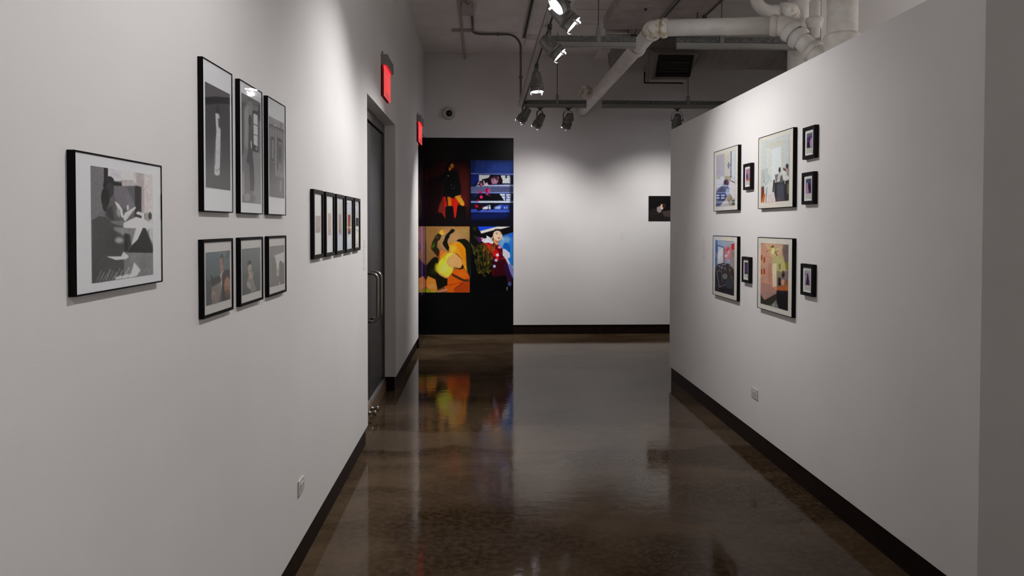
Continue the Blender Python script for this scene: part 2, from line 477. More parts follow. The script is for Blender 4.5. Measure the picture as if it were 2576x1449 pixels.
class Pic:
    """paints a photograph; coordinates are free units inside a four-cornered area (TL,TR,BR,BL)"""

    def __init__(s, quad, W, H, bg=(60, 60, 60)):
        s.W, s.H = W, H; s.ss = 2
        w, h = W * 2, H * 2
        s.a = np.zeros((h, w, 3)) + np.array(bg) / 255.
        src = np.array(quad, float); dst = np.array([(0, 0), (1, 0), (1, 1), (0, 1)], float)
        A = []; B = []
        for (x, y), (u, v) in zip(src, dst):
            A.append([x, y, 1, 0, 0, 0, -u * x, -u * y]); B.append(u)
            A.append([0, 0, 0, x, y, 1, -v * x, -v * y]); B.append(v)
        hm = np.append(np.linalg.solve(np.array(A), np.array(B)), 1).reshape(3, 3)
        inv = np.linalg.inv(hm)
        u, v = np.meshgrid((np.arange(w) + .5) / w, (np.arange(h) + .5) / h)
        q = np.stack([u, v, np.ones_like(u)], -1) @ inv.T
        s.X, s.Y = q[..., 0] / q[..., 2], q[..., 1] / q[..., 2]
        s.u, s.v = u, v
        s.rng = np.random.RandomState(7)

    def _blur(s, m, k):
        for _ in range(2):
            for ax in (0, 1):
                acc = np.zeros_like(m)
                for d in range(-k, k + 1): acc += np.roll(m, d, ax)
                m = acc / (2 * k + 1)
        return m

    def put(s, m, col, al=1., blur=0, tex=0.):
        m = m.astype(float)
        if blur: m = s._blur(m, blur)
        c = np.array(col) / 255.
        if tex: c = c * (1 + tex * (s.noise(6) - .5)[..., None] * 2)
        s.a = s.a * (1 - (m * al)[..., None]) + c * (m * al)[..., None]
        return s

    def poly(s, pts, col, al=1., blur=0, tex=0.):
        X, Y = s.X, s.Y; ins = np.zeros(X.shape, bool)
        n = len(pts)
        for i in range(n):
            x0, y0 = pts[i]; x1, y1 = pts[(i + 1) % n]
            if y0 == y1: continue
            c = ((y0 > Y) != (y1 > Y)) & (X < (x1 - x0) * (Y - y0) / (y1 - y0) + x0)
            ins ^= c
        return s.put(ins, col, al, blur, tex)

    def ell(s, cx, cy, rx, ry, col, al=1., blur=0, rot=0):
        t = math.radians(rot); dx, dy = s.X - cx, s.Y - cy
        a = (dx * math.cos(t) + dy * math.sin(t)) / rx; b = (-dx * math.sin(t) + dy * math.cos(t)) / ry
        return s.put(a * a + b * b < 1, col, al, blur)

    def line(s, pts, wd, col, al=1., blur=0):
        m = np.zeros(s.X.shape, bool)
        for (x0, y0), (x1, y1) in zip(pts, pts[1:]):
            dx, dy = x1 - x0, y1 - y0; L = dx * dx + dy * dy
            t = np.clip(((s.X - x0) * dx + (s.Y - y0) * dy) / L, 0, 1)
            m |= (s.X - x0 - t * dx) ** 2 + (s.Y - y0 - t * dy) ** 2 < (wd / 2) ** 2
        return s.put(m, col, al, blur)

    def noise(s, cells):
        h, w = s.X.shape
        g = s.rng.rand(cells + 2, cells + 2)
        yi = np.linspace(0, cells, h); xi = np.linspace(0, cells, w)
        y0 = yi.astype(int); x0 = xi.astype(int); fy = (yi - y0)[:, None]; fx = (xi - x0)[None]
        G = lambda a, b: g[np.minimum(y0 + a, cells + 1)][:, np.minimum(x0 + b, cells + 1)]
        return (G(0, 0) * (1 - fx) + G(0, 1) * fx) * (1 - fy) + (G(1, 0) * (1 - fx) + G(1, 1) * fx) * fy

    def grain(s, amt=.04, cells=40):
        s.a = np.clip(s.a * (1 + amt * 2 * (s.noise(cells) - .5))[..., None], 0, 1); return s

    def grad(s, ctop, cbot, al=1.):
        c = np.array(ctop)[None, None] / 255. * (1 - s.v[..., None]) + np.array(cbot)[None, None] / 255. * s.v[..., None]
        s.a = s.a * (1 - al) + c * al; return s

    def out(s, gain):
        s.a = np.clip(s.a * (1 + .09 * (s.noise(130) + s.noise(75) - 1))[..., None], 0, 1)
        s.a = np.stack([s._blur(s.a[..., i], 1) for i in range(3)], -1)
        a = s.a.reshape(s.H, 2, s.W, 2, 3).mean((1, 3))
        return np.clip(s2l(a) * gain, 0, .86)


def print_mesh(name, img, org, eu, ev, parent, m, thick=0.0008):
    """img rows run down; org top-left corner, eu along the row, ev downwards (full-size vectors)"""
    H, W, _ = img.shape
    org, eu, ev = np.array(org, float), np.array(eu, float), np.array(ev, float)
    n = np.cross(ev, eu); n /= np.linalg.norm(n)      # towards the viewer
    u, v = np.meshgrid(np.arange(W) / (W - 1), np.arange(H) / (H - 1))
    P = org + u[..., None] * eu + v[..., None] * ev
    idx = np.arange(W * H).reshape(H, W)
    q = np.stack([idx[:-1, :-1], idx[1:, :-1], idx[1:, 1:], idx[:-1, 1:]], -1).reshape(-1, 4)
    pts = P.reshape(-1, 3); cols = img.reshape(-1, 3)
    corners = [org - n * thick, org + eu - n * thick, org + eu + ev - n * thick, org + ev - n * thick]
    base = len(pts); pts = np.vstack([pts, corners]); cols = np.vstack([cols, np.full((4, 3), .6)])
    tl, tr, br, bl = idx[0, 0], idx[0, -1], idx[-1, -1], idx[-1, 0]
    extra = [(base, base + 1, base + 2, base + 3), (tl, tr, base + 1, base), (tr, br, base + 2, base + 1), (br, bl, base + 3, base + 2), (bl, tl, base, base + 3)]
    q = np.vstack([q, extra])
    me = bpy.data.meshes.new(name)
    me.from_pydata(pts.tolist(), [], q.tolist())
    at = me.color_attributes.new('print', 'FLOAT_COLOR', 'POINT')
    at.data.foreach_set('color', np.hstack([cols, np.ones((len(cols), 1))]).astype(np.float32).ravel())
    me.materials.append(m)
    o = bpy.data.objects.new(name, me); COL.objects.link(o)
    if parent is not None:
        o.parent = parent
        o.matrix_parent_inverse = Matrix.Translation(parent.location).inverted()
    return o


def frame_bars(side, y0, y1, z0, z1, t, bar, bw=0.0012):
    """hollow rectangular moulding on a side wall; side -1 = left wall, +1 = partition"""
    bm = BM()
    x = lambda d: (XL + d) if side < 0 else (XR - d)
    outer = [(y0, z0), (y1, z0), (y1, z1), (y0, z1)]
    inner = [(y0 + bar, z0 + bar), (y1 - bar, z0 + bar), (y1 - bar, z1 - bar), (y0 + bar, z1 - bar)]
    vb = [bm.verts.new((x(.0005), a, b)) for a, b in outer]; vf = [bm.verts.new((x(t), a, b)) for a, b in outer]
    ib = [bm.verts.new((x(.0005), a, b)) for a, b in inner]; jf = [bm.verts.new((x(t), a, b)) for a, b in inner]
    for i in range(4):
        j = (i + 1) % 4
        bm.faces.new((vb[i], vb[j], vf[j], vf[i])); bm.faces.new((vf[i], vf[j], jf[j], jf[i]))
        bm.faces.new((jf[i], jf[j], ib[j], ib[i])); bm.faces.new((ib[i], ib[j], vb[j], vb[i]))
    bmesh.ops.recalc_face_normals(bm, faces=bm.faces)
    es = [e for e in bm.edges if len(e.link_faces) == 2 and e.calc_face_angle(0) > .5 and all(v.co.x == x(t) or abs(v.co.x - x(t)) < 1e-6 for v in e.verts)]
    bmesh.ops.bevel(bm, geom=es, offset=bw, segments=2, affect='EDGES')
    return bm


def hang(side, name, label, cat, rect, t, bar, matmat, depth, img_rect, pic, gain, group=None, framemat='black', flush=False, instant=None):
    """frame + mat board + print + glass. rect=(y0,y1,z0,z1); depth = mat depth behind the frame face"""
    y0, y1, z0, z1 = rect
    xf = (XL + t) if side < 0 else (XR - t)
    s = 1 if side < 0 else -1           # direction from wall into the hall
    r = thing(name, ((XL if side < 0 else XR), (y0 + y1) / 2, z0), label, cat, group)
    obj('frame', frame_bars(side, y0, y1, z0, z1, t, bar), M[framemat], r)
    xm = xf - s * depth
    e = .0006
    bm = BM(); box(bm, (xm, y0 + bar - e, z0 + bar - e), (xm - s * .003, y1 - bar + e, z1 - bar + e)); obj('mat_board', bm, M[matmat], r)
    xg = xm + s * .0022
    bm = BM(); box(bm, (xg, y0 + bar - e, z0 + bar - e), (xg + s * .0004, y1 - bar + e, z1 - bar + e)); obj('glass', bm, M['glass'], r)
    a0, a1, b0, b1 = img_rect
    xp = xm + s * .0012
    if instant:
        c0, c1, d0, d1 = instant
        bm = BM(); box(bm, (xm, c0, d0), (xm + s * .0007, c1, d1)); obj('instant_photo_card', bm, M['card'], r)
        bm = BM()
        wy = (c1 - c0)
        yb = c0 - .006
        for k in range(4):
            box(bm, (xm, yb + k * .006, z0 + bar + .012), (xm + s * .0004, yb + k * .006 + .004, z0 + bar + .0145))
        obj('signature', bm, M['ink'], r)
    if side < 0:
        print_mesh('photo_print', pic.out(gain), (xp, a0, b1), (0, a1 - a0, 0), (0, 0, b0 - b1), r, M['print'])
    else:
        print_mesh('photo_print', pic.out(gain), (xp, a1, b1), (0, a0 - a1, 0), (0, 0, b0 - b1), r, M['print'])
    return r


g_ = lambda v: (v, v, v)

# ---- large black and white photograph nearest the camera
p = Pic([(280, 243), (768, 308), (773, 1103), (295, 1182)], 170, 250, (74, 72, 74))
p.poly([(270, 230), (392, 245), (392, 650), (270, 680)], (92, 90, 93), tex=.05)
p.poly([(415, 240), (525, 262), (525, 366), (415, 366)], (158, 157, 162))
p.poly([(525, 262), (616, 276), (616, 356), (525, 352)], (208, 206, 210))
p.poly([(616, 276), (775, 300), (775, 720), (680, 720), (680, 408), (640, 392), (616, 400)], (158, 152, 150))
p.poly([(640, 290), (700, 296), (700, 640), (680, 640), (680, 408), (640, 400)], (132, 126, 126), blur=3)
p.poly([(384, 240), (415, 246), (415, 372), (470, 372), (525, 384), (525, 405), (384, 400)], g_(26))
p.poly([(525, 352), (616, 358), (640, 400), (525, 405)], (140, 134, 134))
p.poly([(460, 402), (632, 410), (632, 600), (465, 570)], (88, 86, 92), blur=1)
p.poly([(560, 410), (632, 410), (632, 560)], (70, 68, 72), blur=3)
p.poly([(628, 400), (680, 408), (680, 650), (628, 640)], g_(24))
p.ell(720, 655, 30, 40, (120, 118, 116)).ell(748, 640, 14, 30, g_(40)).ell(700, 650, 10, 26, g_(60))
p.poly([(636, 620), (655, 605), (702, 622), (704, 668), (685, 660), (684, 640), (650, 632)], (200, 198, 200))
p.ell(655, 650, 26, 18, g_(30))
# figure at the window
p.poly([(398, 450), (440, 430), (480, 520), (530, 580), (548, 690), (450, 700), (404, 650)], g_(74), blur=1)
p.poly([(400, 600), (450, 560), (470, 690), (410, 660)], g_(50), blur=3)
p.poly([(468, 526), (500, 548), (528, 590), (540, 660), (524, 655), (500, 600)], (186, 184, 188), blur=1)
p.poly([(490, 580), (512, 590), (520, 640), (500, 660), (482, 620)], g_(118), blur=2)
p.ell(428, 372, 36, 44, g_(34)).ell(400, 400, 22, 40, g_(28)).ell(430, 440, 34, 60, g_(46))
p.ell(396, 500, 34, 80, g_(30)).ell(392, 560, 20, 50, g_(38))
p.poly([(538, 670), (548, 620), (632, 568), (636, 580), (600, 625), (552, 688)], (160, 158, 160)).poly([(566, 600), (566, 560), (578, 556), (580, 590)], (190, 188, 190))
p.line([(535, 650), (632, 572)], 6, g_(215))
# bed
p.poly([(285, 690), (350, 645), (410, 665), (450, 695), (545, 730), (600, 800), (560, 870), (540, 940), (540, 1200), (285, 1200)], g_(57), tex=.12)
p.poly([(430, 690), (540, 682), (548, 728), (470, 712)], g_(96), blur=1)
p.poly([(545, 740), (775, 735), (775, 1130), (545, 1180)], g_(98), tex=.08)
p.poly([(540, 700), (600, 670), (640, 650), (700, 668), (772, 712), (772, 738), (540, 738)], (222, 222, 226), blur=1)
p.poly([(460, 735), (560, 738), (600, 800), (540, 800), (470, 760)], g_(112), blur=4)
p.poly([(640, 735), (700, 700), (740, 740), (700, 790), (640, 850), (600, 880)], (176, 176, 180), blur=2)
p.poly([(692, 735), (715, 740), (775, 905), (775, 933), (570, 933), (600, 880), (650, 830)], g_(26), blur=1)
p.poly([(735, 735), (772, 745), (772, 860), (745, 810)], (150, 150, 154), blur=1)
p.poly([(545, 780), (590, 790), (600, 870), (570, 932), (545, 930)], g_(38), blur=3)
p.ell(505, 838, 34, 24, g_(128), blur=5)
p.poly([(405, 968), (520, 966), (538, 928), (582, 965), (560, 985), (480, 995)], (176, 176, 178), blur=1)
p.poly([(470, 1130), (600, 1100), (622, 1010), (672, 1070), (640, 1120), (480, 1155)], (176, 176, 178), blur=2)
for k in range(12):
    x = 330 + k * 24
    p.line([(x, 1165 - k * 3), (x + 36, 1080 - k * 3 + (k % 3) * 14)], 6, g_(150 if k % 2 else 118), .8, blur=1)
p.grain(.05)
hang(-1, 'picture_frame', 'large landscape thin black metal frame with black and white bedroom photograph, nearest the camera', 'framed photograph',
     (1.560, 1.974, 1.4535, 1.7515), .017, .0035, 'mat_white', .003, (1.626, 1.921, 1.4765, 1.7245), p, 2.4)

# ---- three tall frames
TG = 'tall black frames in the upper row on the left wall'
pa = Pic([(122, 308), (318, 410), (326, 1166), (132, 1137)], 90, 230, (56, 54, 57))
pa.poly([(120, 300), (330, 400), (330, 450), (120, 440)], (78, 75, 79), blur=2)
pa.poly([(120, 435), (200, 425), (330, 440), (330, 490), (220, 482), (120, 490)], g_(30), blur=1)
pa.poly([(120, 760), (330, 760), (330, 1180), (120, 1180)], (72, 70, 72), .6, blur=14)
pa.ell(222, 540, 16, 44, g_(36), blur=3)
pa.poly([(204, 558), (228, 562), (238, 590), (234, 660), (246, 690), (244, 860), (240, 1040), (218, 1048), (198, 1036), (200, 880), (206, 800), (212, 700), (208, 640)], (168, 166, 170), blur=1)
pa.poly([(224, 600), (236, 600), (236, 680), (228, 660)], g_(60), blur=1).line([(206, 780), (204, 960)], 4, g_(96)).line([(214, 860), (238, 870)], 3, g_(120)).line([(206, 1000), (222, 1010), (238, 990)], 4, g_(90))
pa.poly([(246, 760), (258, 800), (262, 900), (250, 920)], g_(70), blur=2)
pb = Pic([(409, 393), (560, 473), (565, 1272), (414, 1255)], 90, 230, (104, 101, 104))
pb.poly([(405, 385), (565, 465), (565, 520), (405, 500)], g_(86), blur=4)
pb.poly([(405, 480), (440, 470), (436, 700), (424, 880), (405, 880)], g_(72), blur=2)
pb.poly([(430, 520), (465, 480), (475, 600), (470, 860), (430, 800)], g_(128), .8, blur=4)
pb.poly([(540, 490), (565, 495), (565, 630), (540, 600)], g_(48), blur=1)
pb.poly([(495, 530), (543, 545), (543, 868), (495, 850)], g_(44)).poly([(503, 558), (537, 572), (538, 820), (505, 800)], (176, 174, 176)).line([(503, 640), (538, 655)], 6, g_(66)).line([(503, 722), (538, 735)], 6, g_(66))
pb.poly([(520, 820), (535, 822), (535, 850), (520, 848)], g_(120))
pb.poly([(500, 860), (565, 870), (565, 1280), (500, 1270)], g_(122), blur=3)
pb.ell(477, 520, 20, 60, g_(110), blur=3).ell(477, 618, 13, 50, g_(52), blur=1)
pb.poly([(466, 660), (490, 660), (496, 740), (496, 860), (505, 960), (512, 1100), (508, 1170), (478, 1165), (472, 960), (448, 940), (462, 840)], g_(66), blur=1)
pb.poly([(480, 780), (490, 770), (492, 840), (484, 820)], g_(170), blur=1)
pb.poly([(414, 1000), (430, 1030), (432, 1200), (414, 1200)], g_(150), .7, blur=2).ell(455, 1215, 22, 32, g_(140), .7, blur=2).ell(500, 1230, 20, 30, g_(88), .7, blur=2)
pc = Pic([(626, 577), (743, 637), (750, 1229), (636, 1213)], 90, 230, (118, 114, 117))
pc.poly([(620, 570), (750, 630), (750, 690), (620, 640)], g_(126))
for k in range(6):
    x = 632 + k * 20
    pc.line([(x, 655 + k * 9), (x + 2, 1060)], 3, g_(72))
pc.poly([(640, 745), (668, 745), (668, 940), (640, 935)], g_(64)).poly([(650, 770), (664, 775), (664, 920), (650, 915)], g_(118))
pc.poly([(690, 745), (726, 770), (726, 1015), (692, 1000)], g_(54)).poly([(700, 780), (722, 790), (722, 1010), (700, 1000)], g_(112)).ell(712, 880, 8, 80, g_(64))
pc.line([(626, 645), (745, 700)], 9, g_(56)).line([(626, 665), (745, 714)], 5, g_(70)).line([(722, 625), (714, 690)], 4, g_(60))
pc.poly([(630, 940), (672, 950), (672, 1050), (750, 1070), (750, 1235), (630, 1220)], (84, 81, 84), blur=1)
pc.ell(718, 1130, 6, 50, g_(130), .7, blur=2)
for nm, (a, b), pic, im, lb in (
        ('A', (2.265, 2.528), pa, (2.288, 2.506), 'leftmost of the tall black frames, showing a pale standing figure in the dark'),
        ('B', (2.603, 2.865), pb, (2.626, 2.846), 'middle tall black frame, showing a silhouetted figure beside a bright window'),
        ('C', (2.936, 3.197), pc, (2.958, 3.178), 'rightmost tall black frame, showing a hall with rails and a doorway')):
    ztop, zbot = (2.026 if nm == 'A' else 2.053 if nm == 'B' else 2.021), (1.7125 if nm == 'A' else 1.6785 if nm == 'B' else 1.71)
    pic.grain(.03, 70)
    hang(-1, 'picture_frame', lb, 'framed photograph', (a, b, 1.6395, 2.0955), .0165, .0035, 'mat_white', .003, (im[0], im[1], zbot, ztop), pic, 1.75, TG)

# ---- three small frames below
SG = 'small black frames in the lower row on the left wall'
pd = Pic([(220, 353), (542, 320), (546, 977), (228, 1073)], 130, 150, (82, 92, 97))
pd.grad((92, 104, 110), (72, 78, 82), .8)
pd.poly([(215, 700), (290, 760), (300, 1080), (215, 1090)], (66, 70, 74), blur=5)
pd.ell(515, 370, 18, 70, (62, 68, 70), .8, blur=4, rot=12)
pd.line([(408, 335), (410, 460)], 5, (110, 122, 128))
pd.ell(434, 430, 27, 56, (74, 66, 62), blur=1)
pd.poly([(404, 440), (440, 420), (462, 440), (462, 520), (448, 600), (420, 640), (404, 560)], (134, 108, 96), blur=2)
pd.poly([(440, 420), (463, 440), (462, 540), (446, 500)], (92, 76, 68), blur=2).ell(420, 500, 9, 5, (86, 62, 54), blur=1).ell(416, 570, 9, 5, (110, 68, 60), blur=1)
pd.poly([(412, 640), (460, 590), (470, 700), (440, 860), (415, 740)], (168, 150, 140), blur=2)
pd.poly([(290, 650), (320, 700), (400, 670), (430, 720), (400, 790), (310, 830), (286, 760)], (56, 54, 52), blur=2)
pd.poly([(300, 820), (330, 800), (420, 750), (430, 860), (400, 1030), (310, 1050), (300, 920)], (112, 104, 98), blur=3, tex=.1)
pd.ell(325, 930, 24, 62, (148, 120, 110), blur=2).ell(330, 950, 8, 40, (104, 84, 78), blur=1)
pd.ell(500, 690, 66, 110, (54, 48, 46), blur=2).poly([(440, 700), (550, 560), (550, 1000), (520, 1000), (430, 1010)], (52, 46, 44), blur=2)
pd.ell(508, 800, 42, 120, (140, 104, 84), blur=3).ell(508, 905, 34, 66, (94, 68, 54), .85, blur=3).ell(492, 822, 12, 5, (70, 50, 44), blur=1).ell(526, 816, 12, 5, (70, 50, 44), blur=1).ell(512, 880, 14, 6, (128, 72, 60), blur=1)
pe = Pic([(705, 303), (950, 275), (957, 852), (713, 927)], 110, 150, (86, 92, 88))
pe.grad((100, 108, 104), (74, 78, 76), .9)
pe.poly([(700, 640), (960, 600), (960, 870), (700, 940)], (78, 80, 78), .8, blur=8)
pe.ell(806, 500, 26, 46, (44, 42, 40), blur=1).ell(790, 500, 14, 40, (52, 50, 48), blur=1)
pe.poly([(786, 520), (830, 500), (836, 580), (828, 660), (800, 660), (786, 580)], (150, 138, 126), blur=2)
pe.poly([(838, 610), (856, 605), (860, 660), (840, 700), (832, 640)], (140, 126, 116), blur=1)
pe.poly([(776, 720), (800, 650), (840, 660), (862, 720), (900, 850), (840, 880), (776, 790)], (118, 116, 110), blur=3, tex=.1)
pe.ell(822, 680, 24, 52, (154, 132, 120), blur=2).ell(806, 600, 8, 4, (80, 66, 60)).ell(820, 720, 14, 8, (104, 72, 62), blur=1).line([(800, 600), (830, 585)], 5, (70, 58, 52), blur=1)
pe.poly([(770, 760), (800, 740), (830, 800), (820, 840), (780, 810)], (138, 136, 130), blur=2)
pf = Pic([(1080, 258), (1270, 238), (1277, 748), (1087, 807)], 100, 150, (108, 104, 100))
pf.poly([(1126, 388), (1280, 325), (1280, 470), (1252, 480), (1224, 452), (1206, 500), (1204, 610), (1196, 660), (1176, 650), (1170, 520), (1150, 400)], (176, 176, 172), blur=1)
pf.poly([(1075, 250), (1275, 232), (1275, 318), (1128, 384), (1080, 420)], (114, 110, 106))
pf.ell(1190, 590, 14, 44, (152, 154, 118), .9, blur=2).line([(1180, 575), (1200, 590)], 4, (96, 100, 70))
pf.ell(1226, 500, 22, 50, (96, 92, 88), blur=1).poly([(1204, 520), (1255, 500), (1280, 520), (1280, 760), (1210, 760)], (100, 96, 92), blur=1)
pf.line([(1250, 500), (1266, 466), (1268, 480)], 6, (120, 116, 110)).line([(1100, 470), (1104, 680)], 5, (140, 138, 132), .8, blur=1).ell(1212, 750, 6, 24, (164, 166, 160), blur=1)
for (a, b), pic, im, lb in (
        ((2.260, 2.5285), pd, (2.288, 2.502), 'leftmost of the small black frames below the tall ones, showing two people up close'),
        ((2.600, 2.8675), pe, (2.627, 2.839), 'middle small black frame below the tall ones, showing one crouching person on green grey'),
        ((2.939, 3.203), pf, (2.966, 3.178), 'rightmost small black frame below the tall ones, showing seat silhouettes against a pale window')):
    pic.grain(.04, 60)
    hang(-1, 'picture_frame', lb, 'framed photograph', (a, b, 1.3205, 1.5565), .0155, .0095, 'mat_neutral', .004, (im[0], im[1], 1.3575, 1.517), pic, 1.6, SG)

# ---- five narrow-looking deep frames in a tight row
PG = 'row of five deep black frames before the doors'
defs = [((3.708, 3.934), (3.778, 3.886, 1.5615, 1.6465), (150, 138, 128), 'first of the five close-set black frames from the left, small beige print'),
        ((3.993, 4.227), (4.080, 4.160, 1.544, 1.664), (168, 146, 136), 'second of the five close-set black frames from the left, tall pink beige print'),
        ((4.282, 4.526), (4.383, 4.456, 1.544, 1.664), (176, 156, 148), 'third and middle of the five close-set black frames, pale pink print'),
        ((4.580, 4.832), (4.678, 4.758, 1.5445, 1.664), (150, 92, 44), 'fourth of the five close-set black frames, orange brown print'),
        ((4.882, 5.104), (4.965, 5.063, 1.595, 1.647), (60, 56, 52), 'last of the five close-set black frames, nearest the doors, small dark print')]
for k, ((a, b), im, col, lb) in enumerate(defs):
    p = Pic([(0, 0), (100, 0), (100, 100), (0, 100)], 44, 80, col)
    p.put(p.X > -1, col, 1, 0, tex=.12)
    if k < 3:
        p.ell(55, 80, 26, 10, tuple(c * .85 for c in col), blur=4).line([(60, 5), (62, 95)], 8, tuple(min(255, c * 1.1) for c in col), .5, 3)
        if k == 0: p.line([(10, 94), (60, 96)], 4, g_(90))
    elif k == 3:
        p.ell(35, 20, 22, 30, (170, 60, 46), blur=4).ell(70, 60, 30, 30, (176, 118, 60), blur=4).poly([(0, 88), (100, 84), (100, 100), (0, 100)], (86, 70, 120))
    else:
        p.ell(50, 60, 26, 34, (90, 84, 76), blur=3).ell(46, 40, 10, 16, (30, 28, 26), blur=1)
    p.grain(.08, 20)
    hang(-1, 'picture_frame', lb, 'framed photograph', (a, b, 1.4325, 1.7755), .0185, .020, 'mat_bright', .008, im, p, 1.45, PG, 'blackwood')

# ---- four large prints on the partition
LG = 'large thin black frames on the partition'
pG = Pic([(222, 527), (468, 460), (465, 1172), (215, 1190)], 130, 190, (186, 184, 186))
pG.poly([(215, 520), (330, 500), (330, 800), (215, 800)], (176, 172, 180), blur=3)
pG.poly([(330, 500), (400, 480), (400, 800), (330, 790)], (196, 192, 182), blur=2).poly([(420, 470), (470, 458), (470, 800), (420, 800)], (196, 202, 208), blur=2)
pG.poly([(215, 800), (470, 800), (470, 1000), (215, 1000)], (190, 192, 204), blur=2)
pG.poly([(220, 796), (266, 792), (266, 828), (220, 832)], (176, 172, 160))
pG.poly([(330, 790), (410, 795), (415, 860), (330, 870)], (164, 160, 132), blur=1)
pG.ell(352, 880, 34, 44, (64, 56, 74), blur=2).ell(368, 870, 10, 30, (110, 60, 80), blur=1)
pG.poly([(215, 1000), (270, 940), (330, 890), (380, 910), (390, 1010), (360, 1060), (270, 1180), (215, 1190)], (84, 88, 118), blur=2, tex=.2)
for k in range(6): pG.line([(220, 1100 - k * 26), (330, 1060 - k * 32)], 5, (46, 52, 86), .8, 1)
pG.poly([(215, 1010), (345, 1015), (340, 1110), (215, 1115)], (40, 52, 96), .85, blur=1)
for yy in (1030, 1065): pG.poly([(222, yy), (262, yy), (262, yy + 20), (222, yy + 20)], (176, 188, 214)).poly([(284, yy), (334, yy + 3), (334, yy + 22), (284, yy + 20)], (170, 182, 210))
pG.ell(366, 1000, 22, 50, (150, 166, 196), blur=2)
pG.poly([(400, 1020), (440, 1080), (465, 1180), (400, 1185), (345, 1080)], (170, 156, 136), blur=1, tex=.08).line([(380, 1100), (396, 1130), (410, 1060), (425, 1110)], 8, g_(96), .9, 1)
pG.poly([(400, 870), (470, 880), (470, 1080), (440, 1080), (400, 990)], (206, 202, 206), blur=2).line([(418, 855), (466, 880)], 9, g_(40))
pG.poly([(430, 1110), (470, 1090), (470, 1180), (420, 1180)], g_(60), .8, blur=2)
pG.line([(416, 475), (412, 800)], 7, (40, 44, 80)).ell(412, 800, 7, 10, (34, 34, 60)).line([(385, 620), (374, 655), (386, 690)], 9, (36, 44, 96)).line([(386, 655), (404, 640), (408, 662), (390, 660)], 4, (36, 44, 96))
pG.line([(215, 1130), (465, 1120)], 8, (196, 206, 232), .5, 1).line([(215, 905), (400, 920)], 16, (214, 218, 230), .6, 1).line([(215, 1005), (460, 1010)], 10, (206, 214, 236), .6, 1)
pI = Pic([(808, 352), (1172, 250), (1170, 1113), (808, 1140)], 150, 200, (190, 198, 198))
pI.poly([(866, 372), (1108, 312), (1108, 400), (866, 444)], (196, 196, 184), blur=1).poly([(872, 444), (940, 430), (940, 780), (872, 780)], (202, 204, 198), blur=2)
pI.poly([(945, 450), (1066, 420), (1066, 800), (945, 850)], (208, 220, 226), blur=1).poly([(1066, 420), (1105, 420), (1110, 780), (1066, 800)], (192, 196, 190), blur=2)
pI.poly([(805, 720), (850, 700), (840, 900), (805, 960)], (172, 178, 178), blur=3)
pI.line([(845, 880), (850, 760), (880, 700), (884, 700), (882, 780)], 5, (120, 126, 126), .9).line([(850, 850), (870, 910), (890, 850)], 6, (130, 140, 150)).poly([(850, 760), (920, 770), (920, 850), (850, 860)], (176, 186, 178), .7, blur=2)
pI.poly([(880, 900), (1000, 850), (1000, 1130), (880, 1140)], (206, 206, 202), blur=2).poly([(900, 1060), (990, 960), (985, 1130), (895, 1140)], (206, 196, 196), blur=2)
pI.poly([(805, 940), (845, 920), (850, 1000), (820, 1140), (805, 1140)], (104, 60, 50), blur=1).poly([(810, 1130), (850, 1010), (865, 1040), (850, 1130)], (196, 98, 44), blur=1)
pI.line([(885, 940), (872, 1130)], 6, (70, 66, 68), .9)
pI.poly([(985, 780), (1030, 768), (1030, 860), (1000, 870)], (110, 112, 116)).poly([(968, 850), (990, 840), (975, 1000), (955, 1000)], (64, 62, 64))
pI.poly([(985, 880), (1110, 850), (1115, 900), (1170, 860), (1175, 1120), (1000, 1130), (980, 1000)], (50, 50, 54), tex=.1)
pI.poly([(1015, 905), (1105, 890), (1110, 1115), (1010, 1125)], (72, 76, 84), blur=1)
pI.ell(1048, 720, 14, 40, (60, 50, 46)).poly([(1036, 740), (1058, 750), (1070, 830), (1030, 880), (1015, 850), (1026, 790)], (190, 182, 174), blur=1)
pI.poly([(1058, 800), (1080, 780), (1100, 870), (1050, 890)], (90, 94, 96), blur=1)
pI.poly([(1090, 790), (1175, 760), (1175, 820), (1095, 850)], (196, 200, 198)).ell(1120, 720, 12, 24, (126, 70, 62)).ell(1106, 750, 20, 22, (210, 208, 204)).ell(1102, 705, 6, 20, g_(36))
pI.ell(1145, 670, 18, 34, (64, 52, 48)).poly([(1136, 700), (1175, 690), (1175, 800), (1140, 790)], (140, 138, 136), blur=1)
pI.poly([(1120, 860), (1175, 840), (1175, 1110), (1130, 1060)], (56, 50, 44)).poly([(1146, 900), (1175, 895), (1175, 1040), (1146, 1020)], (120, 122, 112), .7, blur=2)
pL = Pic([(218, 237), (475, 252), (465, 988), (208, 913)], 130, 190, (150, 160, 180))
pL.poly([(210, 230), (480, 240), (478, 420), (215, 400)], (158, 168, 186), blur=5).poly([(210, 235), (250, 240), (240, 560), (205, 560)], (70, 110, 170), blur=3)
pL.poly([(205, 420), (240, 420), (238, 640), (205, 640)], (58, 88, 140), blur=3)
pL.poly([(236, 305), (340, 330), (338, 545), (246, 560)], (198, 202, 212)).poly([(236, 300), (336, 330), (336, 342), (246, 318), (250, 420), (236, 420)], (64, 80, 110))
pL.poly([(250, 420), (300, 350), (330, 360), (322, 480), (250, 560)], (214, 216, 222), blur=2).line([(333, 340), (332, 540)], 10, (56, 60, 70)).line([(250, 310), (250, 540)], 5, (80, 110, 160))
pL.poly([(340, 330), (430, 320), (430, 500), (345, 520)], (196, 124, 134), .85, blur=3).ell(360, 448, 18, 18, (226, 200, 206), blur=1).ell(396, 400, 14, 20, (220, 180, 186), blur=1).ell(372, 370, 16, 22, (200, 80, 90), blur=2).ell(390, 350, 10, 14, (190, 60, 70), blur=1).ell(368, 500, 14, 20, (140, 170, 200), .8, blur=2)
